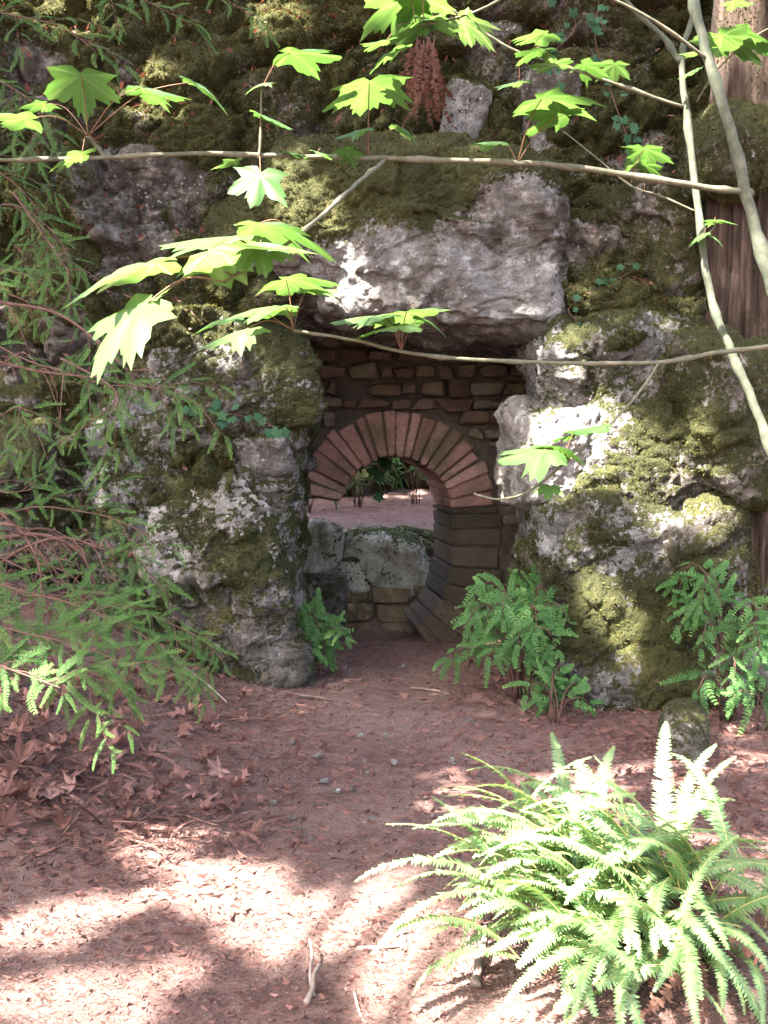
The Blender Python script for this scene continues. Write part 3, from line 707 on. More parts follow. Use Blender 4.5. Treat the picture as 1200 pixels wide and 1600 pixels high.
# maple B: the thinner crooked stem left of it
foot = Vector((1.62, 3.85, 0)); foot.z = gz(foot.x, foot.y) - .03
tB = empty('maple_tree', foot, 'thin crooked maple stem at the right with its pale lower end in the sun', 'maple tree')
limb('stem', tB, [foot, at(1255, 880, 3.85), at(1200, 690, 3.85), at(1160, 590, 3.85), at(1130, 520, 3.85), at(1107, 450, 3.87), at(1092, 330, 3.9), at(1076, 200, 3.9), at(1064, 95, 3.9), at(1080, 30, 3.92), at(1105, -80, 3.95), at(1120, -330, 4.0)], .019, .0095, bark, foot, 4)
limb('stem', tB, D([(1064, 100, 3.9), (1040, 62, 3.9), (1000, 25, 3.88), (950, -30, 3.85)]), .011, .007, bark, foot, 4)
b2, P4 = limb('branch', tB, D([(1070, 168, 3.9), (960, 130, 3.85), (870, 100, 3.8), (790, 72, 3.75), (700, 10, 3.7)]), .007, .004, twig, foot, 4)
for a in ((835, 58, 75, 3.8, 140), (862, 96, 66, 3.75, 250), (800, 128, 62, 3.8, 210), (832, 78, 70, 3.7, 200), (925, 106, 60, 3.8, 20), (960, 110, 50, 3.85, 80)):
    put_leaf(b2, near(P4, a[0], a[1]), *a[:4], side=a[4])
b3, P5 = limb('branch', tB, D([(1090, 332, 3.9), (1030, 305, 3.9), (985, 290, 3.9), (930, 245, 3.9), (880, 205, 3.9)]), .004, .002, twig, foot, 4)
for a in ((1012, 242, 76, 3.9, 60), (1018, 264, 50, 3.88, 0), (982, 262, 36, 3.9, 180)):
    put_leaf(b3, near(P5, a[0], a[1]), *a[:4], side=a[4])
b4, P6 = limb('twig', tB, D([(1098, 372, 3.88), (1112, 360, 3.85), (1118, 350, 3.85)]), .003, .002, twig, foot, 4)
for a in ((1124, 345, 56, 3.85, 40), (1090, 370, 40, 3.85, 180), (1120, 372, 30, 3.85, -20)):
    put_leaf(b4, P6[-1], *a[:4], side=a[4])
b5, P7 = limb('twig', tB, D([(1088, 160, 3.9), (1120, 110, 3.85), (1175, 60, 3.8), (1230, 30, 3.8)]), .004, .002, twig, foot, 4)
for a in ((1150, 68, 130, 3.8, 30), (1175, 62, 90, 3.8, 10), (1090, 80, 60, 3.8, 180), (1080, 110, 50, 3.8, 200), (1155, 5, 50, 3.8, 30)):
    put_leaf(b5, near(P7, a[0], a[1]), *a[:4], side=a[4])

# maple C: its trunk stands outside the view on the right, its low branch reaches in
foot = Vector((1.95, 3.1, 0)); foot.z = gz(foot.x, foot.y) - .03
tC = empty('maple_tree', foot, 'thin maple branch reaching in at the right just below the lintel boulder', 'maple tree')
limb('stem', tC, [foot, foot + Vector((-.05, .05, 1.0)), at(1560, 510, 3.1), at(1560, 200, 3.2), at(1570, -200, 3.3)], .035, .02, bark, foot, 4)
b6, P8 = limb('branch', tC, D([(1560, 510, 3.1), (1380, 525, 3.15), (1260, 534, 3.2), (1200, 541, 3.2), (1120, 551, 3.2), (1030, 566, 3.15), (870, 567, 3.1), (760, 563, 3.05), (645, 553, 3.0), (560, 533, 2.95), (458, 516, 2.9)]), .0095, .0045, twig, foot, 5)
for a in ((470, 438, 120, 2.9, 40, 4), (412, 478, 150, 2.85, 190, 0), (362, 522, 115, 2.8, 215, -20), (345, 497, 90, 2.9, 185, -4), (500, 452, 80, 2.95, 10, 2)):
    put_leaf(b6, P8[-1], *a[:4], side=a[4], tilt=a[5])
for a in ((570, 494, 130, 2.95, 195, -4), (640, 490, 130, 3.0, 80, 2), (672, 500, 70, 2.95, -10, -16), (610, 512, 100, 2.9, 250, -14)):
    put_leaf(b6, near(P8, 632, 552), *a[:4], side=a[4], tilt=a[5])
b7, P9 = limb('branch', tC, D([(1030, 567, 3.15), (985, 630, 3.1), (925, 688, 3.05), (870, 735, 3.0), (825, 768, 2.97), (780, 780, 2.95), (740, 771, 2.95)]), .0042, .0028, twig, foot, 5)
for a in ((920, 668, 92, 3.0, 20, 10), (825, 708, 120, 2.95, 195, -10), (875, 702, 80, 3.0, 60, -12), (858, 766, 44, 2.95, 250, -30), (890, 680, 60, 3.05, 90, 0)):
    put_leaf(b7, near(P9, 885, 722), *a[:4], side=a[4], tilt=a[5])

# ------------------------------------------------------------------ redwood sprays (flat feathery sprigs)
def spray_mesh(name, mat, L=.2, nl=.024, gap=.0105, seed=0, droop=.25, wid=.0040, stem=True):
    rng = random.Random(seed); mb = MB(); n = int(L / gap); pts = []
    for i in range(n + 1):
        t = i / n; pts.append(Vector((L * t, .02 * math.sin(t * 3 + seed), -droop * L * t * t)))
    mb.tube(pts[::4] + [pts[-1]], lerps(.0016, .0005, len(pts[::4]) + 1), 4, 1, .4)
    for i in range(2, n):
        t = i / n; l = nl * min(1, .35 + t * 3) * (1 - .65 * t ** 3) * rng.uniform(.85, 1.1)
        for sd in (-1, 1):
            a = math.radians(rng.uniform(48, 66)); d = Vector((math.cos(a), sd * math.sin(a), rng.uniform(-.22, .1))); p = pts[i]
            q = Vector((-d.y, d.x, 0)).normalized() * wid
            mb.add([p - q * .6, p + d * l * .5 - q, p + d * l, p + d * l * .5 + q, p + q * .6], [[0, 1, 2, 3, 4]], 0, min(1, max(0, .25 + .5 * t + rng.uniform(-.2, .2))))
    return mb.mesh(name, [mat, M['dead_twig']], False)
SPR = [spray_mesh('spray', M['redwood_leaf'], L=l, seed=k, droop=dr) for k, (l, dr) in enumerate(((.20, .12), (.16, .2), (.24, .25), (.13, .1)))]
SPG = [spray_mesh('spray', M['sprout_leaf'], L=l, seed=k + 9, droop=dr, nl=.034, gap=.0165, wid=.0075) for k, (l, dr) in enumerate(((.20, .3), (.16, .5), (.24, .45), (.13, .2)))]
SPD = [spray_mesh('spray', M['dead_leaf'], L=l, seed=k + 19, droop=dr, nl=.014) for k, (l, dr) in enumerate(((.20, .3), (.15, .6)))]
def orient(o, loc, dirv, up=Vector((0, 0, 1)), s=1.):
    X = Vector(dirv).normalized(); Z = (up - X * up.dot(X))
    if Z.length < 1e-4: Z = Vector((0, 1, 0)) - X * X.y
    Z.normalize(); Y = Z.cross(X)
    o.matrix_basis = Matrix.Translation(loc) @ Matrix((X, Y, Z)).transposed().to_4x4() @ Matrix.Scale(s, 4)
def feather(root, rootpos, pts, meshes, step, rng, s0=1., s1=.6, spread=55, hang=.25, tipspray=True, jitter=.25, upv=Vector((0, -.8, .7))):
    """sprays set alternately along the twig pts"""
    acc = 0; sd = 1
    tot = sum((pts[i + 1] - pts[i]).length for i in range(len(pts) - 1)); done = 0
    for i in range(len(pts) - 1):
        seg = pts[i + 1] - pts[i]; t = seg.normalized(); L = seg.length; u = acc
        while u < L:
            p = pts[i] + t * u; f = (done + u) / tot; sd = -sd
            side = t.cross(upv.normalized())
            if side.length < .05: side = Vector((1, 0, 0))
            side.normalize(); a = math.radians(spread + rng.uniform(-22, 20))
            dv = t * math.cos(a) + side * math.sin(a) * sd + Vector((0, 0, -hang + rng.uniform(-jitter, jitter)))
            o = link('spray', rng.choice(meshes), root)
            orient(o, p - rootpos, dv, (upv + Vector((rng.uniform(-.4, .4), rng.uniform(-.4, .4), 0))).normalized(), (s0 + (s1 - s0) * f) * rng.uniform(.55, 1.3))
            u += step * rng.uniform(.7, 1.3)
        acc = u - L; done += L
    if tipspray:
        o = link('spray', rng.choice(meshes), root); orient(o, pts[-1] - rootpos, (pts[-1] - pts[-2]).normalized() + Vector((0, 0, -hang * .5)), upv.normalized(), s1)
def sprig(root, rp, wp, meshes, step, seed, r=.005, **kw):
    pts = spline([at(*q) if not isinstance(q, Vector) else q for q in wp], 4); mb = MB(); mb.tube(pts, lerps(r, r * .3, len(pts)), 5, 0, .5)
    link('twig', mb.mesh('twig', M['dead_twig'], True, rp), root)
    kw['s0'] = kw.get('s0', 1) * .80; kw['s1'] = kw.get('s1', .6) * .9; rg = random.Random(seed)
    feather(root, rp, pts, meshes, step * .85, rg, **kw)
    n = len(pts)
    for q in range(max(3, n // 3)):
        i = rg.randrange(n // 3, n - 1); t = (pts[i + 1] - pts[i]).normalized(); up = Vector((0, -.8, .7)).normalized(); sd = t.cross(up).normalized() * rg.choice((-1, 1))
        a = math.radians(rg.uniform(25, 60)); d = (t * math.cos(a) + sd * math.sin(a) + Vector((rg.uniform(-.3, .3), rg.uniform(-.4, .2), rg.uniform(-.45, .1)))).normalized(); L = rg.uniform(.10, .26)
        sub = spline([pts[i], pts[i] + d * L * .5 + Vector((0, 0, .01)), pts[i] + d * L + Vector((0, 0, -.03))], 3); tw = MB(); tw.tube(sub, lerps(r * .4, r * .15, len(sub)), 4, 0, rg.random()); link('twig', tw.mesh('twig', M['dead_twig'], True, rp), root)
        feather(root, rp, sub[1:], meshes, step * .8, rg, s0=.72, s1=.55, spread=48, hang=kw.get('hang', .2) * .6, jitter=.35)
def bush(name, label, px, py, cat='redwood sprout', d=None, group=None):
    f = gnd(px, py) if d is None else at(px, py, d)
    if d is not None: f.z = gz(f.x, f.y)
    f.z -= .02
    return empty(name, f, label, cat, group), f

# the big redwood regrowth on the left
r1, f1 = bush('redwood_sprout', 'large drooping redwood sprout spreading over the litter bank at the left edge', -140, 1180, d=3.9)
hub = f1 + Vector((0, 0, .35))
for k, (wp, st, kw) in enumerate([
    ([hub, at(-60, 930, 3.9), at(60, 930, 3.85), at(170, 965, 3.8), at(250, 1010, 3.75)], .045, dict(s0=1.3, s1=.9, hang=.12)),
    ([hub, at(-80, 980, 3.8), at(40, 990, 3.7), at(140, 1015, 3.65), at(215, 1045, 3.6)], .042, dict(s0=1.3, s1=.9, hang=.12)),
    ([hub, at(-80, 1010, 3.7), at(0, 1040, 3.6), at(60, 1062, 3.55), at(95, 1075, 3.5)], .045, dict(s0=1.2, s1=.9, hang=.05)),
    ([hub, at(-40, 1010, 3.9), at(90, 1020, 3.9), at(140, 1060, 3.85), at(135, 1120, 3.8)], .05, dict(s0=.9, s1=.6, hang=.2)),
    ([hub, at(0, 950, 4.2), at(160, 940, 4.2), at(300, 990, 4.1), at(350, 1035, 4.0)], .055, dict(s0=.9, s1=.6, hang=.15)),
    ([hub, at(-60, 880, 4.1), at(40, 890, 4.1), at(130, 930, 4.05), at(190, 985, 4.0)], .05, dict(s0=1.3, s1=.9, hang=.15)),
]): sprig(r1, f1, wp, SPR, st, 100 + k, **kw)
r2, f2 = bush('redwood_sprout', 'redwood sprout with arching sprays in front of the pale left block', -120, 1120, d=4.5)
hub = f2 + Vector((0, 0, .8))
for k, (wp, st, kw) in enumerate([
    ([hub, at(-60, 560, 4.4), at(60, 570, 4.3), at(160, 600, 4.2), at(230, 605, 4.15), at(300, 625, 4.1), at(345, 680, 4.05)], .075, dict(s0=.9, s1=.75, spread=35, hang=.22)),
    ([hub, at(-60, 690, 4.3), at(0, 650, 4.2), at(40, 640, 4.15), at(75, 720, 4.1)], .075, dict(s0=.9, s1=.6, hang=.22)),
    ([at(95, 560, 4.3), at(180, 610, 4.15), at(155, 650, 4.1), at(95, 690, 4.1)], .065, dict(s0=.7, s1=.6, hang=.12)),
    ([hub, at(20, 800, 4.4), at(130, 800, 4.3), at(200, 820, 4.25), at(265, 860, 4.2)], .06, dict(s0=.9, s1=.7, hang=.15)),
    ([hub, at(40, 860, 4.3), at(140, 850, 4.25), at(210, 870, 4.2), at(240, 910, 4.2)], .06, dict(s0=.9, s1=.7, hang=.2)),
    ([hub, at(-40, 770, 4.2), at(10, 770, 4.1), at(50, 765, 4.1)], .07, dict(s0=.8, s1=.6, hang=.12)),
    ([hub, at(-60, 480, 4.6), at(40, 470, 4.6), at(110, 500, 4.55), at(160, 540, 4.5)], .08, dict(s0=.9, s1=.7, hang=.15)),
]): sprig(r2, f2, wp, SPR, st, 200 + k, **kw)
r3, f3 = bush('redwood_sprout', 'shaded bluish redwood foliage in the upper left corner', -260, 1100, d=4.9)
hub = f3 + Vector((0, 0, 2.0))
for k, (wp, st, kw) in enumerate([
    ([hub, at(-60, 340, 4.8), at(20, 320, 4.7), at(80, 360, 4.65), at(120, 420, 4.6)], .055, dict(s0=1.1, s1=.7, hang=.25)),
    ([hub, at(-60, 260, 4.8), at(0, 270, 4.7), at(60, 330, 4.7), at(70, 400, 4.6)], .055, dict(s0=1.1, s1=.7, hang=.25)),
    ([hub, at(-40, 420, 4.8), at(40, 430, 4.7), at(100, 470, 4.65), at(130, 500, 4.6)], .06, dict(s0=1, s1=.7, hang=.2)),
    ([hub, at(-100, 0, 5.0), at(0, 20, 4.9), at(90, 40, 4.8), at(150, 80, 4.8)], .06, dict(s0=1.1, s1=.8, hang=.2)),
    ([hub, at(-60, -60, 5.1), at(60, -40, 5.0), at(200, -10, 4.9), at(300, 40, 4.9)], .06, dict(s0=1.1, s1=.8, hang=.25)),
    ([hub, at(0, -120, 5.3), at(150, -80, 5.2), at(300, -30, 5.1), at(400, 30, 5.1)], .06, dict(s0=1.1, s1=.8, hang=.25)),
    ([hub, at(-100, 120, 4.9), at(-20, 120, 4.8), at(50, 160, 4.7), at(90, 220, 4.7)], .06, dict(s0=1, s1=.8, hang=.2)),
]): sprig(r3, f3, wp, SPR, st, 300 + k, **kw)

# dead red twigs tangled among them
r4, f4 = bush('dead_branch', 'tangle of dead reddish redwood twigs hanging at the left in front of the rocks', -60, 1090, cat='branch', d=4.3)
rg = random.Random(4)
def deadtwig(wp, r, forks):
    pts = spline([at(*q) for q in wp], 5); mb = MB(); mb.tube(pts, lerps(r, r * .35, len(pts)), 5, 0, .5)
    link('twig', mb.mesh('twig', M['dead_twig'], True, f4), r4)
    for k in range(forks):
        p = pts[rg.randrange(2, len(pts) - 1)]; d = Vector((rg.uniform(-.3, 1), rg.uniform(-.5, .3), rg.uniform(-1, .15))).normalized(); l = rg.uniform(.08, .3)
        q = spline([p, p + d * l * .5 + Vector((0, 0, .02)), p + d * l + Vector((rg.uniform(-.02, .02), 0, -.06))], 3)
        mb = MB(); mb.tube(q, lerps(r * .5, r * .2, len(q)), 4, 0, rg.random())
        for _ in range(2):
            a = q[rg.randrange(1, len(q))]; e = a + Vector((rg.uniform(-.05, .1), rg.uniform(-.05, .05), rg.uniform(-.1, .02))); mb.tube([a, (a + e) / 2 + Vector((0, 0, .008)), e], [r * .3, r * .25, r * .15], 4, 0, rg.random())
        link('twig', mb.mesh('twig', M['dead_twig'], True, f4), r4)
for wp, r, fk in (([(-40, 850, 4.3), (60, 835, 4.25), (130, 870, 4.2), (160, 960, 4.1)], .011, 7), ([(-20, 900, 4.2), (30, 860, 4.15), (100, 840, 4.1), (165, 860, 4.1)], .009, 8),
                  ([(-40, 760, 4.4), (60, 860, 4.25), (110, 920, 4.2), (175, 975, 4.1)], .008, 5), ([(-30, 470, 4.5), (90, 490, 4.45), (180, 560, 4.35), (215, 600, 4.3)], .008, 7),
                  ([(-30, 930, 4.0), (20, 960, 4.0), (60, 1010, 3.95)], .010, 6), ([(20, 300, 4.6), (70, 370, 4.6), (110, 430, 4.5)], .006, 4), ([(-20, 560, 4.3), (60, 580, 4.25), (150, 590, 4.2)], .007, 6),
                  ([(-40, 830, 4.0), (20, 820, 4.0), (60, 880, 3.95), (65, 960, 3.95)], .008, 7)):
    deadtwig(wp, r, fk)

# bright sprout bushes by the rocks
def rosette(label, px, py, n, L, seed, d=None, height=.4, meshes=SPG, spread=1., lean=Vector((0, 0, 0)), group=None, big=1.):
    root, f = bush('redwood_sprout', label, px, py, d=d, group=group); rg = random.Random(seed)
    for k in range(n):
        a = rg.uniform(0, 2 * PI); h = height * rg.uniform(.35, 1.1); o = Vector((math.cos(a), math.sin(a), 0)) * L * spread * rg.uniform(.4, 1) + lean * rg.random()
        p0 = f + Vector((rg.uniform(-.05, .05), rg.uniform(-.05, .05), .02)); p1 = p0 + o * .3 + Vector((0, 0, h * .8)); p2 = p0 + o * .75 + Vector((0, 0, h)); p3 = p0 + o + Vector((0, 0, h * .82))
        pts = spline([p0, p1, p2, p3], 3); mb = MB(); mb.tube(pts, lerps(.005, .0015, len(pts)), 5, 0, .5)
        link('twig', mb.mesh('twig', M['dead_twig'], True, f), root)
        feather(root, f, pts[3:], meshes, .036, rg, s0=.85 * big, s1=.7 * big, spread=50, hang=.2, upv=Vector((0, -.9, .8)))
    return root
rosette('full green redwood sprout at the right foot of the arch', 808, 1092, 32, .50, 31, height=.70, lean=Vector((-.10, -.14, 0)), big=1.15)
rosette('smaller green sprout hanging below the full one at the rock foot', 872, 1128, 9, .28, 32, height=.28, lean=Vector((.03, -.1, 0)))
rosette('tall redwood sprout with bare red stems at the right picture edge', 1135, 1125, 17, .42, 33, height=.84, lean=Vector((0, -.1, 0)))
rosette('low green sprout under the tall one in the right corner of the path', 1190, 1140, 5, .25, 34, height=.3)
rosette('small bright sprout at the foot of the left pillar', 488, 1070, 16, .2, 35, d=6.85, height=.5, lean=Vector((.03, -.05, 0)), big=1.1)
rosette('single faded sprout on the grey block above the path', 925, 1080, 5, .25, 36, height=.55)

# ------------------------------------------------------------------ sword fern in the sun
def frond_mesh(L, curve, seed, mats, gap=.0122, pl=.062, wid=.0062, dead=False):
    rng = random.Random(seed); mb = MB(); n = int(L / gap); pts = []; p = Vector((0, 0, 0)); a = curve[0]
    for i in range(n + 1):
        t = i / n; ang = math.radians(curve[0] + (curve[1] - curve[0]) * t ** 1.4)
        pts.append(p.copy()); p = p + Vector((math.cos(ang), .12 * math.sin(t * 2 + seed), math.sin(ang))) * (L / n)
    mb.tube(pts[::3] + [pts[-1]], lerps(.0035, .0008, len(pts[::3]) + 1), 5, 1, .5)
    for i in range(int(n * .10), n):
        t = i / n; l = pl * min(1, .5 + (t - .10) * 3.0) * (1 - t) ** .55 * rng.uniform(.88, 1.08) + .004
        tg = (pts[min(i + 1, n)] - pts[i - 1]).normalized(); nrm = Vector((-tg.z, 0, tg.x)).normalized()
        for sd in (-1, 1):
            if dead and rng.random() < .3: continue
            d = (tg * rng.uniform(.22, .38) + Vector((0, 1, 0)) * sd + nrm * rng.uniform(-.25, .12) * (2.5 if dead else 1)).normalized(); q = tg * wid
            c = -nrm * l * .12; p = pts[i]
            v = min(1, max(0, .35 + .35 * t + rng.uniform(-.15, .15)))
            if rng.random() < .03: continue
            mb.add([p, p + d * l * .12 + q * 1.25, p + d * l * .55 + q * .85 + c * .4, p + d * l + c + q * .2, p + d * l * .55 - q * .75 + c * .4, p + d * l * .1 - q * .9], [[0, 1, 2, 4, 5], [2, 3, 4]], 0, v)
    return mb.mesh('frond', mats, False)
FR = [frond_mesh(L, c, 40 + k, [M['fern'], M['fern_stem']]) for k, (L, c) in enumerate(((.62, (62, -35)), (.72, (55, -40)), (.55, (70, -20)), (.66, (48, -50)), (.75, (66, -28)), (.5, (40, -45)), (.58, (78, 20)), (.7, (35, -30))))]
FRD = [frond_mesh(L, c, 60 + k, [M['dead_fern'], M['dead_twig']], dead=True, pl=.045) for k, (L, c) in enumerate(((.5, (15, -80)), (.6, (5, -70)), (.42, (-10, -85))))]
def place_frond(root, me, off, az, roll, s, name='frond', tilt=0.):
    o = link(name, me, root)
    o.matrix_basis = Matrix.Translation(off) @ Matrix.Rotation(az, 4, 'Z') @ Matrix.Rotation(-tilt, 4, 'Y') @ Matrix.Rotation(roll, 4, 'X') @ Matrix.Scale(s, 4)
fp = gnd(1022, 1490); fp.z -= .02
fern = empty('sword_fern', fp, 'large sword fern glaring in the sun at the lower right of the path', 'fern')
rg = random.Random(77)
for k in range(165):
    u = rg.random()
    if u < .62: az = math.radians(rg.gauss(183, 30))            # most lean to the light on the left
    elif u < .78: az = math.radians(rg.gauss(95, 30))
    else: az = math.radians(rg.uniform(-80, 60))
    off = Vector((rg.gauss(-.08, .16), rg.gauss(.05, .14), .06 + rg.uniform(0, .22)))
    place_frond(fern, FR[rg.randrange(8)], off, az, rg.uniform(-.45, .45), rg.uniform(.5, .92), tilt=math.radians(rg.uniform(-30, 10)))
for k in range(34):
    place_frond(fern, FR[rg.randrange(8)], Vector((rg.gauss(-.12, .16), rg.uniform(-.22, .05), .06 + rg.uniform(0, .12))), math.radians(rg.uniform(195, 300)), rg.uniform(-.45, .45), rg.uniform(.45, .8), tilt=math.radians(rg.uniform(-30, 5)))
for az, sc_, off in ((100, .78, (-.16, .35, .14)), (60, .74, (-.10, .35, .12)), (120, .6, (-.24, .3, .1)), (75, .8, (.12, .3, .18)), (35, .74, (.14, .3, .16)), (15, .7, (.16, .3, .16))):
    place_frond(fern, FR[6], Vector(off), math.radians(az), 0, sc_, tilt=math.radians(4))
for k in range(22):
    place_frond(fern, FRD[rg.randrange(3)], Vector((rg.gauss(.04, .1), rg.gauss(-.02, .08), .12 + rg.uniform(0, .1))), rg.uniform(0, 6.28), rg.uniform(-.8, .8), rg.uniform(.6, 1.0), 'dead_frond')
# dead fern hanging from the ledge high on the cliff
hp = at(662, 62, 6.95); df = empty('dead_fern', hp, 'clump of dead rust-brown fern fronds hanging from the ledge above the lintel', 'fern')
for k in range(22):
    o = link('dead_frond', FRD[rg.randrange(3)], df)
    orient(o, Vector((rg.uniform(-.08, .08), rg.uniform(-.06, .04), rg.uniform(-.04, .03))), Vector((rg.uniform(-.28, .28), rg.uniform(-.35, -.05), -1)), Vector((rg.uniform(-1, 1), -1, .2)), rg.uniform(.8, 1.15))

# ------------------------------------------------------------------ ivy
IVH = [(0, 1.), (14, .62), (32, .60), (52, .82), (75, .52), (100, .55), (125, .62), (155, .45), (178, .12)]
IVO = IVH + [(-a, r) for a, r in IVH[:0:-1]]
mb = MB(); mb.add([Vector((0, 0, 0))] + [Vector((r * math.cos(math.radians(a)), r * math.sin(math.radians(a)), -.18 * r * r)) for a, r in IVO], [[0, 1 + k, 1 + (k + 1) % len(IVO)] for k in range(len(IVO))], 0, .5)
IVM = mb.mesh('leaf', M['ivy'])
def ivy(label, wp, n, size, seed):
    rg = random.Random(seed); pts = spline([at(*q) for q in wp], 6); base = pts[-1]
    root = empty('ivy_vine', base, label, 'ivy'); mb = MB(); mb.tube(pts, .0035, 5, 0, .3); link('stem', mb.mesh('stem', M['dead_twig'], True, base), root)
    for k in range(n):
        p = pts[rg.randrange(len(pts))] + Vector((rg.uniform(-.07, .07), rg.uniform(-.05, -.01), rg.uniform(-.07, .07)))
        o = link('leaf', IVM, root); orient(o, p - base, Vector((rg.uniform(-.8, .8), rg.uniform(-.4, .1), rg.uniform(-1, .1))), Vector((rg.uniform(-.4, .4), -1, rg.uniform(.2, .9))).normalized(), size * rg.uniform(.7, 1.25))
ivy('dark ivy trailing down the cliff beside the crooked maple stem', [(940, -20, 6.7), (930, 60, 6.65), (950, 130, 6.6), (975, 200, 6.5), (1000, 260, 6.5)], 44, .045, 1)
ivy('ivy strand high on the cliff behind the leafy maple twig', [(870, -10, 6.9), (900, 40, 6.9), (860, 90, 6.8), (870, 130, 6.8)], 22, .045, 2)
ivy('few ivy leaves on the mossy shoulder boulder beside the lintel', [(985, 425, 6.55), (940, 450, 6.5), (890, 480, 6.45), (900, 500, 6.4)], 9, .04, 3)
ivy('short ivy spray hanging over the left pillar above the knobbly ledge stone', [(300, 640, 6.4), (350, 645, 6.35), (400, 655, 6.35), (430, 668, 6.3)], 16, .055, 4)
ivy('ivy sprig hanging in the arch opening against the light', [(555, 700, 9.1), (575, 722, 9.1), (598, 735, 9.1), (600, 775, 9.1)], 10, .075, 5)

# ------------------------------------------------------------------ redwood trunk at the upper right
def trunk(name, label, px, d, r, zlo, zhi, seed):
    c = at(px, 300, d); n = 150; m = 160; base = Vector((c.x, c.y, zlo))
    A = np.linspace(0, 2 * PI, n, endpoint=False); Z = np.linspace(zlo, zhi, m); AA, ZZ = np.meshgrid(A, Z)
    AA = AA.ravel(); ZZ = ZZ.ravel(); Q = np.stack([np.cos(AA) * 2.2, np.sin(AA) * 2.2, ZZ * .35], 1)
    R = r * (1 + .10 * fbm(Q, 1.0, 3, seed) + .30 * np.abs(fbm(Q * np.array([1, 1, .35]), 4.5, 4, seed + 1)) - .06 + .16 * np.abs(fbm(Q * np.array([1, 1, .22]), 13, 3, seed + 6)) + .05 * fbm(Q, 9, 2, seed + 2)) * (1 - .03 * (ZZ - zlo))
    V = np.stack([R * np.cos(AA), R * np.sin(AA), ZZ - zlo], 1); i = np.arange(n * m).reshape(m, n)
    Fc = np.stack([i[:-1], np.roll(i[:-1], -1, 1), np.roll(i[1:], -1, 1), i[1:]], -1).reshape(-1, 4)
    root = empty(name, base, label, 'redwood tree'); o = link('trunk', mesh_np('trunk', V, Fc, M['bark'], True), root)
    ms = .62 + .6 * fbm(V, 1.6, 4, seed + 11) + .3 * fbm(V, 8, 3, seed + 12) - .16 * np.clip(V[:, 2] - 2.0, 0, 9)
    mm = moss_mesh('moss', V, Fc, ms, 6000, M['moss'], 5); tag(link('moss', mm, root), kind='stuff'); return root, c
tr, c = trunk('redwood_tree', 'reddish redwood trunk rising beside the mossy rocks at the upper right', 1183, 6.3, .30, -.1, 9.5, 91)
mb = MB(); rg = random.Random(3)
for k in range(1500):
    a = rg.uniform(0, 6.28); h = rg.uniform(7.2, 11); rr = rg.uniform(.2, 1.9); p = c + Vector((math.cos(a) * rr, math.sin(a) * rr, 0)); p.z = h
    d = Vector((math.cos(a), math.sin(a), -.4)) * .3; q = Vector((-math.sin(a), math.cos(a), rg.uniform(-.4, .4))) * .07
    mb.add([p - q, p + d - q * .4, p + d + q * .4, p + q], [[0, 1, 2, 3]], 0, rg.random())
link('crown', mb.mesh('crown', M['redwood_leaf'], False, Vector((c.x, c.y, -.1))), tr)

# ------------------------------------------------------------------ beyond the arch: dark bank and undergrowth
B('dark mossy boulder closing the view at the back beyond the arch', (420, 560, 640, 800), 12.6, 1.8, 211, .6, 'rock_dark', 7, .2, 6, n=44, dens=2500)
B('dark leaf-shaded boulder at the back right beyond the arch', (590, 540, 800, 815), 13.0, 1.8, 212, .55, 'rock_dark', 7, .2, 6, n=44, dens=2500)
rosette('shaded undergrowth sprout on the slope seen through the top of the arch', 560, 790, 12, .6, 37, d=12.0, height=.8, meshes=SPR)
rosette('dark undergrowth sprout at the far left seen through the arch', 480, 790, 9, .5, 38, d=11.6, height=.6, meshes=SPR)
rosette('sunlit undergrowth sprout at the far right seen through the arch', 650, 790, 9, .5, 39, d=12.2, height=.8, meshes=SPG)

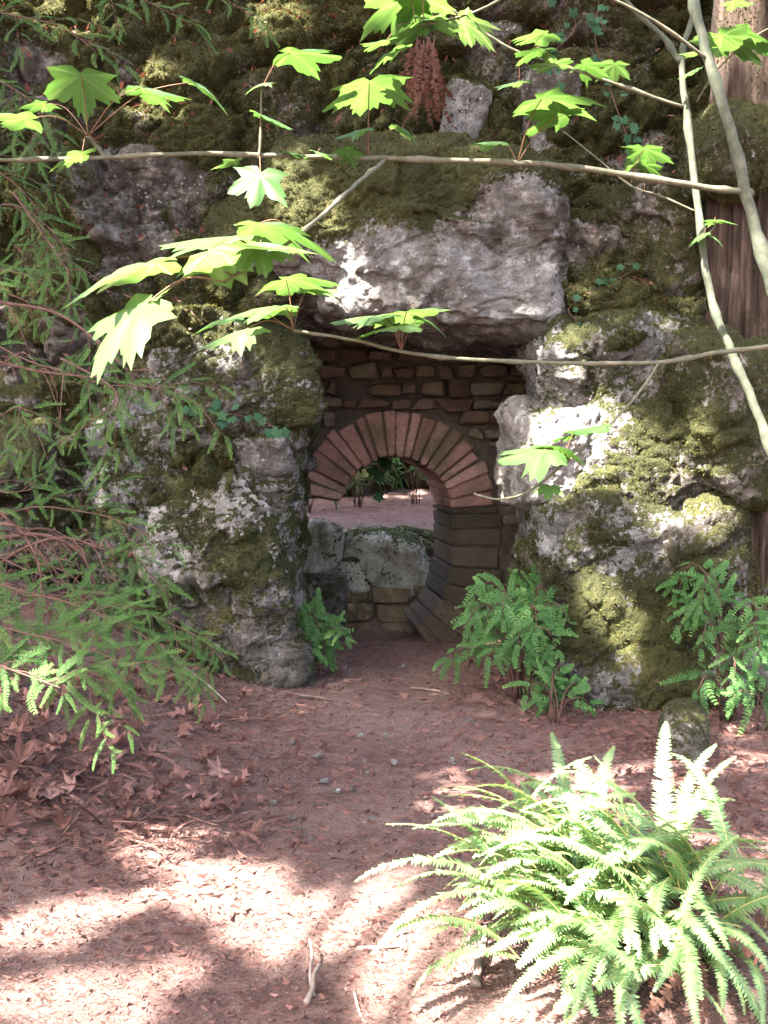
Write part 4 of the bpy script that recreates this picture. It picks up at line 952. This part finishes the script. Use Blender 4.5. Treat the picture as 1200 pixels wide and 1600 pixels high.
# ------------------------------------------------------------------ litter on the ground
def litter():
    rng = np.random.default_rng(8); groups = []
    # broad flakes (leaf bits, bark chips)
    n = 12000; y = 2.3 + 7 * rng.random(n) ** 1.3; x = (rng.random(n) - .5) * 2 * np.minimum(3.4, .45 * y + .3)
    path = np.exp(-((x + .1) / .8) ** 2); keep = rng.random(n) > .88 * path
    far = rng.random(n) < .30; y = np.where(far, 9.6 + 3 * rng.random(n), y); x = np.where(far, (rng.random(n) - .5) * 2.4, x); keep |= far
    x, y = x[keep], y[keep]; n = len(x)
    L = np.minimum(rng.gamma(2.2, .0020, n) + .003, .013); W = L * rng.uniform(.2, .7, n)
    L2 = L
    # thin needles and twiglets
    m = 60000; y2 = 2.3 + 7 * rng.random(m) ** 1.3; x2 = (rng.random(m) - .5) * 2 * np.minimum(3.4, .45 * y2 + .3)
    k2 = rng.random(m) > .7 * np.exp(-((x2 + .05) / .7) ** 2) * (y2 > 3.4); x2, y2 = x2[k2], y2[k2]; m = len(x2)
    X = np.concatenate([x, x2]); Y = np.concatenate([y, y2]); L = np.concatenate([L, rng.uniform(.010, .038, m)]); W = np.concatenate([W, rng.uniform(.001, .0024, m)])
    L = L * np.clip((Y - 1.6) / 2.6, .42, 1); W = W * np.clip((Y - 1.6) / 2.6, .42, 1)
    N = len(X); P3 = np.stack([X, Y, 0 * X], 1)
    Z = gz_np(X, Y) + .03 * fbm(P3, 1.3, 3, 3) + .012 * fbm(P3, 9, 3, 5) + .006 + rng.random(N) * .012
    a = rng.random(N) * 6.283; t = rng.normal(size=N) * .2; b = rng.normal(size=N) * .22
    u = np.stack([np.cos(a) * np.cos(t), np.sin(a) * np.cos(t), np.sin(t)], 1); v = np.stack([-np.sin(a), np.cos(a), b], 1); v /= np.linalg.norm(v, axis=1)[:, None]
    C = np.stack([X, Y, Z], 1); up = np.cross(u, v)
    curl = (rng.normal(size=N) * .35 * L)[:, None]
    V = np.stack([C - u * L[:, None] + up * curl, C - v * W[:, None], C + u * L[:, None] + up * curl, C + v * W[:, None]], 1).reshape(-1, 3)
    i = np.arange(N)[:, None] * 4
    Fc = np.concatenate([i + np.array([0, 1, 2]), i + np.array([0, 2, 3])], 0)
    var = np.clip(.24 + rng.normal(size=N) * .15 + (rng.random(N) < .04) * .5 + .25 * fbm(P3, 1.5, 3, 6), 0, 1)
    o = link('leaf_litter', mesh_np('leaf_litter', V, Fc, M['dead_leaf'], False, {'var': np.repeat(var, 4)})); tag(o, 'reddish brown litter of needles and leaf bits strewn over the ground', 'leaf litter', kind='stuff')
litter()
for VV, Fq, var, par in LEDGE: tag(link('leaf_litter', mesh_np('leaf_litter', VV, Fq, M['dead_leaf'], False, {'var': var}), par), kind='stuff')
# bigger fallen leaves that can be told apart
def fallen():
    rg = random.Random(15); meshes = []
    for k in range(10):
        mb = MB(); maple_leaf(mb, Vector((0, 0, 0)), Vector((1, 0, .1)), Vector((rg.uniform(-.3, .3), rg.uniform(-.3, .3), 1)), 1., rg, rg.uniform(.05, .75), rg.uniform(-.2, 1.1), rg.uniform(-.9, .9))
        mb.tube([Vector((0, 0, 0)), Vector((-.25, .04, .05)), Vector((-.5, .02, .02))], .012, 4, 0, .4); meshes.append(mb.mesh('fallen_leaf', M['dead_leaf']))
    k = 0
    while k < 170:
        px, py = rg.uniform(-10, 430), rg.uniform(1050, 1330)
        if rg.random() > sstep(560, 200, np.array(px)) * .9 + .1: continue
        if rg.random() > sstep(1330, 1230, np.array(py)): continue
        p = gnd(px, py); o = link('fallen_leaf', rg.choice(meshes)); s = rg.uniform(.055, .125)
        orient(o, p + Vector((0, 0, .018)), Vector((rg.uniform(-1, 1), rg.uniform(-1, 1), rg.uniform(-.3, .3))), Vector((rg.uniform(-.5, .5), rg.uniform(-.6, .3), 1)).normalized(), s)
        tag(o, 'curled brown fallen leaf lying among others on the litter bank', 'leaf', 'fallen leaves on the litter bank'); k += 1
    for k in range(150):
        px, py = rg.uniform(-10, 470), rg.uniform(1020, 1340); p = gnd(px, py); o = link('fallen_sprig', rg.choice(SPD))
        orient(o, p + Vector((0, 0, .02 + .03 * rg.random())), Vector((rg.uniform(-1, 1), rg.uniform(-1, .6), rg.uniform(-.1, .35))), Vector((rg.uniform(-.5, .5), rg.uniform(-.6, .3), 1)).normalized(), rg.uniform(.6, 1.3))
        tag(o, 'dead rust-brown redwood sprig shed on the litter bank at the left', 'sprig', 'dead sprigs on the litter bank')
fallen()
M['stick'] = mat_simple('dead_wood', [(.25, (.06, .042, .034)), (.5, (.13, .095, .078)), (.75, (.24, .19, .165))], 22, .85, .4, 70, dist=.004)
def stick(label, a, b, r, seed, lift=(.0, .0), group=None):
    rg = random.Random(seed); p, q = gnd(*a), gnd(*b); p.z += r + lift[0]; q.z += r + lift[1]; L = (q - p).length
    P = [p, p.lerp(q, .35) + Vector((rg.uniform(-1, 1), rg.uniform(-1, 1), .3)) * L * .04, p.lerp(q, .7) + Vector((rg.uniform(-1, 1), rg.uniform(-1, 1), .3)) * L * .04, q]
    pts = spline(P, 4); mb = MB(); mb.tube(pts, [x * rg.uniform(.8, 1.15) for x in lerps(r, r * .6, len(pts))], 7, 0, rg.random(), .12)
    mid = p; tag(link('stick', mb.mesh('stick', M['stick'], True, mid), None, mid), label, 'stick', group)
stick('upright stub of stick poking from the sunny duff left of the fern', (490, 1560), (484, 1505), .007, 1, (0, .07))
stick('darker leaning stick crossing the upright stub in the duff', (478, 1572), (500, 1530), .009, 2, (0, .04))
stick('thin pale twig near the bottom edge right of the leaning stick', (568, 1600), (553, 1550), .005, 3)
stick('pale stick lying at the left tip of the fern', (555, 1487), (640, 1480), .008, 4)
stick('short dark branch stub standing below the fern fronds', (742, 1550), (758, 1480), .016, 5, (0, .05))
stick('curved brown dead branch under the fern', (960, 1560), (1075, 1530), .022, 6, (0, .05))
stick('thin twig slanting on the litter bank beside the left pillar', (250, 1010), (355, 1100), .009, 7)
stick('small pale wood chip on the path before the arch', (640, 1078), (690, 1083), .012, 8)
stick('pale splinter on the path beside the left pillar', (462, 1088), (520, 1097), .012, 9)
stick('long dead fern stem lying at the lower right corner', (1080, 1510), (1190, 1580), .012, 10, (.1, 0))
TWM = []; rg = random.Random(8)
for k in range(5):
    mb = MB(); P = [Vector((0, 0, 0)), Vector((.3, rg.uniform(-.05, .05), .03)), Vector((.65, rg.uniform(-.08, .08), .05)), Vector((1, rg.uniform(-.1, .1), .02))]; pts = spline(P, 3)
    mb.tube(pts, lerps(.016, .007, len(pts)), 5, 0, rg.random(), .15)
    for _ in range(3):
        a = pts[rg.randrange(2, 9)]; mb.tube([a, a + Vector((.09, rg.uniform(-.08, .08), .02)), a + Vector((.2, rg.uniform(-.16, .16), .03))], [.008, .006, .003], 4, 0, rg.random())
    TWM.append(mb.mesh('twig', M['dead_twig']))
for k in range(60):
    p = gnd(rg.uniform(0, 480), rg.uniform(1010, 1330)); o = link('twig', rg.choice(TWM)); orient(o, p + Vector((0, 0, .015)), Vector((rg.uniform(-1, 1), rg.uniform(-1, .4), rg.uniform(-.05, .15))), Vector((0, 0, 1)), rg.uniform(.12, .36))
    tag(o, 'thin dead red-brown twig lying on the litter bank at the left', 'twig', 'dead twigs on the litter bank')
# stones
random.seed(3)
PM = []
for k in range(4):
    V, F4, N = rock_shape(9, (.5, .4, .28), 900 + k, 6, .2, 6, rough=1.2); PM.append(mesh_np('pebble', V, F4, M['rock'], True, {'moss': np.zeros(len(V))}))
rg = random.Random(44)
for k in range(46):
    px, py = rg.uniform(420, 900), rg.uniform(1030, 1330); p = gnd(px, py); o = link('pebble', PM[k % 4], None, p + Vector((0, 0, .008))); s = rg.uniform(.015, .045); o.scale = (s, s, s); o.rotation_euler = (0, 0, rg.uniform(0, 6))
    tag(o, 'small pale pebble lying on the trodden path', 'pebble', 'pebbles on the path')
B('small rounded mossy stone standing at the far side of the fern', (1046, 1112, 1120, 1230), 4.95, .28, 301, .40, 'rock_dark', 2.6, .12, 3, n=36, mossmat='moss', dens=2500, cat='stone', name='stone')
B('sunlit yellow-mossed stump end at the bottom right under the fern', (985, 1500, 1150, 1640), 2.72, .35, 302, .52, 'rock', 6, .12, 5, n=40, mossmat='moss_green', cat='stump', name='stump', dens=9000)

# ------------------------------------------------------------------ unseen trees added behind the camera, crowns shaped to cast the dapples
def G(px, py): return gnd(px, py)
LIT = []        # (point, radius) : chosen sun spots; gaps for them are cut into the added crowns
for px, py, r in ((90, 1440, .17), (30, 1450, .10), (70, 1540, .13), (20, 1560, .07), (430, 1435, .19), (510, 1440, .19), (470, 1475, .12), (380, 1425, .08), (320, 1408, .06), (265, 1392, .05), (560, 1450, .12), (360, 1362, .03), (440, 1368, .035), (600, 1375, .05), (270, 1365, .035),
                  (240, 1520, .05), (160, 1590, .06), (650, 1545, .10), (600, 1590, .05), (720, 1580, .08), (670, 1470, .14), (620, 1420, .08)):
    LIT.append((gnd(px, py), r * .66))
for px, py, d, r in ((720, 1300, 2.95, .2), (780, 1380, 2.9, .26), (700, 1440, 2.9, .22), (860, 1300, 2.95, .2), (860, 1430, 2.85, .22), (640, 1480, 2.9, .14), (900, 1240, 3.0, .12), (820, 1540, 2.75, .16), (1060, 1580, 2.7, .12), (1060, 1180, 3.1, .1), (950, 1400, 2.9, .1), (900, 1580, 2.7, .12), (880, 1190, 3.1, .1),
                     (895, 690, 6.25, .14), (885, 650, 6.25, .08), (930, 745, 6.25, .15), (900, 770, 6.25, .08), (960, 720, 6.3, .1), (1010, 780, 6.3, .12), (905, 545, 6.35, .06), (915, 600, 6.35, .06),
                     (570, 468, 6.45, .05), (820, 484, 6.45, .02), 
                     (1160, 620, 3.85, .16), (1190, 680, 3.85, .12), (1150, 90, 6.6, .25), (1170, 180, 6.5, .2), (200, 40, 5.0, .2), (330, 50, 6.0, .2), (180, 60, 7.0, .2), (450, 60, 7.5, .16),
                     (1050, 820, 6.2, .12), (1130, 870, 6.2, .14), (960, 960, 6.1, .1), (420, 800, 6.6, .10), (330, 540, 6.6, .12),
                     (40, 1065, 3.5, .12), (15, 1050, 3.5, .08), (240, 140, 3.1, .07), (420, 375, 2.3, .06), (225, 480, 2.2, .06), (130, 540, 2.15, .04), (560, 495, 2.95, .05),
                     (560, 820, 10.2, .5)):
    LIT.append((at(px, py, d), r))
for p, r in LEAFLIT: LIT.append((p, r))
def added_canopy():
    rng = np.random.default_rng(17); n = 22000; S = np.array(SUN)
    P = np.stack([rng.uniform(-3.6, 3.6, n), rng.uniform(1.6, 9.2, n), rng.uniform(0, 5.6, n) ** 1.0], 1)
    P[:, 2] = np.where(P[:, 1] < 6.0, P[:, 2] * .5, P[:, 2])
    P[:2500] = np.stack([rng.uniform(-2, 2, 2500), rng.uniform(9, 15, 2500), rng.uniform(.5, 2, 2500)], 1)  # leaves put in to shade the slope beyond the arch
    t = rng.uniform(9, 15, n); Q = P + S[None] * t[:, None]
    keep = np.ones(n, bool); hs = .17
    for p, r in LIT:
        d = Q - np.array(p); al = d @ S; dist = np.linalg.norm(d - al[:, None] * S, axis=1)
        keep &= ~((dist < r + hs * .55) & (al > 0))  # drop crown leaves between the sun and each chosen spot
    X = []  # extra leaves added only to keep sun off the ground by the arch
    for px, py in ((735, 1048), (690, 1046), (770, 1052), (600, 1038), (560, 1042), (640, 1040)):
        p = np.array(gnd(px, py)); X.append(p + rng.normal(size=(130, 3)) * np.array([.14, .14, .04]) + S[None] * rng.uniform(9, 15, (130, 1)))
    Q = np.concatenate([Q[keep]] + X); n = len(Q)
    feet = [Vector((-4.5, -3.5, 0)), Vector((-9.5, -1.5, 0)), Vector((-7.5, -7.5, 0)), Vector((-10.5, -5.5, 0))]
    labels = ['tall broadleaf tree standing behind the viewer to the left, nearest of the shade trees', 'tall broadleaf shade tree far to the left of the clearing', 'tall broadleaf shade tree well behind the viewer', 'tall broadleaf shade tree behind the viewer on the far left']
    own = np.argmin(np.stack([np.hypot(Q[:, 0] - f.x, Q[:, 1] - f.y) for f in feet]), 0)
    u = rng.normal(size=(n, 3)); u /= np.linalg.norm(u, axis=1)[:, None]; v = np.cross(u, rng.normal(size=(n, 3))); v /= np.linalg.norm(v, axis=1)[:, None]
    sz = hs * rng.uniform(.6, 1.15, n)[:, None]
    A = np.stack([Q - u * sz, Q - v * sz * .62, Q + u * sz, Q + v * sz * .62], 1)
    for k, f in enumerate(feet):
        g0 = gz(f.x, f.y); base = Vector((f.x, f.y, g0 - .1)); root = empty('broadleaf_tree', base, labels[k], 'tree')
        I = np.where(own == k)[0]
        if len(I) == 0: continue
        V = A[I].reshape(-1, 3) - np.array(base); m = len(I); i = np.arange(m)[:, None] * 4
        link('crown', mesh_np('crown', V, np.concatenate([i + np.array([0, 1, 2]), i + np.array([0, 2, 3])]), M['canopy_leaf'], False, {'var': np.repeat(rng.random(m), 4)}), root)
        cen = Vector(Q[I].mean(0)); mb = MB(); top = base.lerp(Vector((cen.x, cen.y, cen.z)), .6); top.x = base.x * .7 + cen.x * .3; top.y = base.y * .7 + cen.y * .3; top.z = cen.z * .75
        mb.tube(spline([base, base + Vector((.05, .05, 2.5)), base.lerp(top, .6), top], 5), lerps(.26, .12, 16), 10, 0, .5, .06); link('trunk', mb.mesh('trunk', M['bark'], True, base), root)
        for j in range(6):
            q = Vector(Q[I[rng.integers(len(I))]]); a = base.lerp(top, .75 + .03 * j if j < 8 else 1); mb = MB(); mid = a.lerp(q, .5) + Vector((0, 0, .3)); mb.tube(spline([a, mid, q], 4), lerps(.04, .01, 9), 6, 0, .5); link('limb', mb.mesh('limb', M['bark'], True, base), root)
added_canopy()
for o in bpy.data.objects:
    if '_o' in o.keys(): del o['_o']
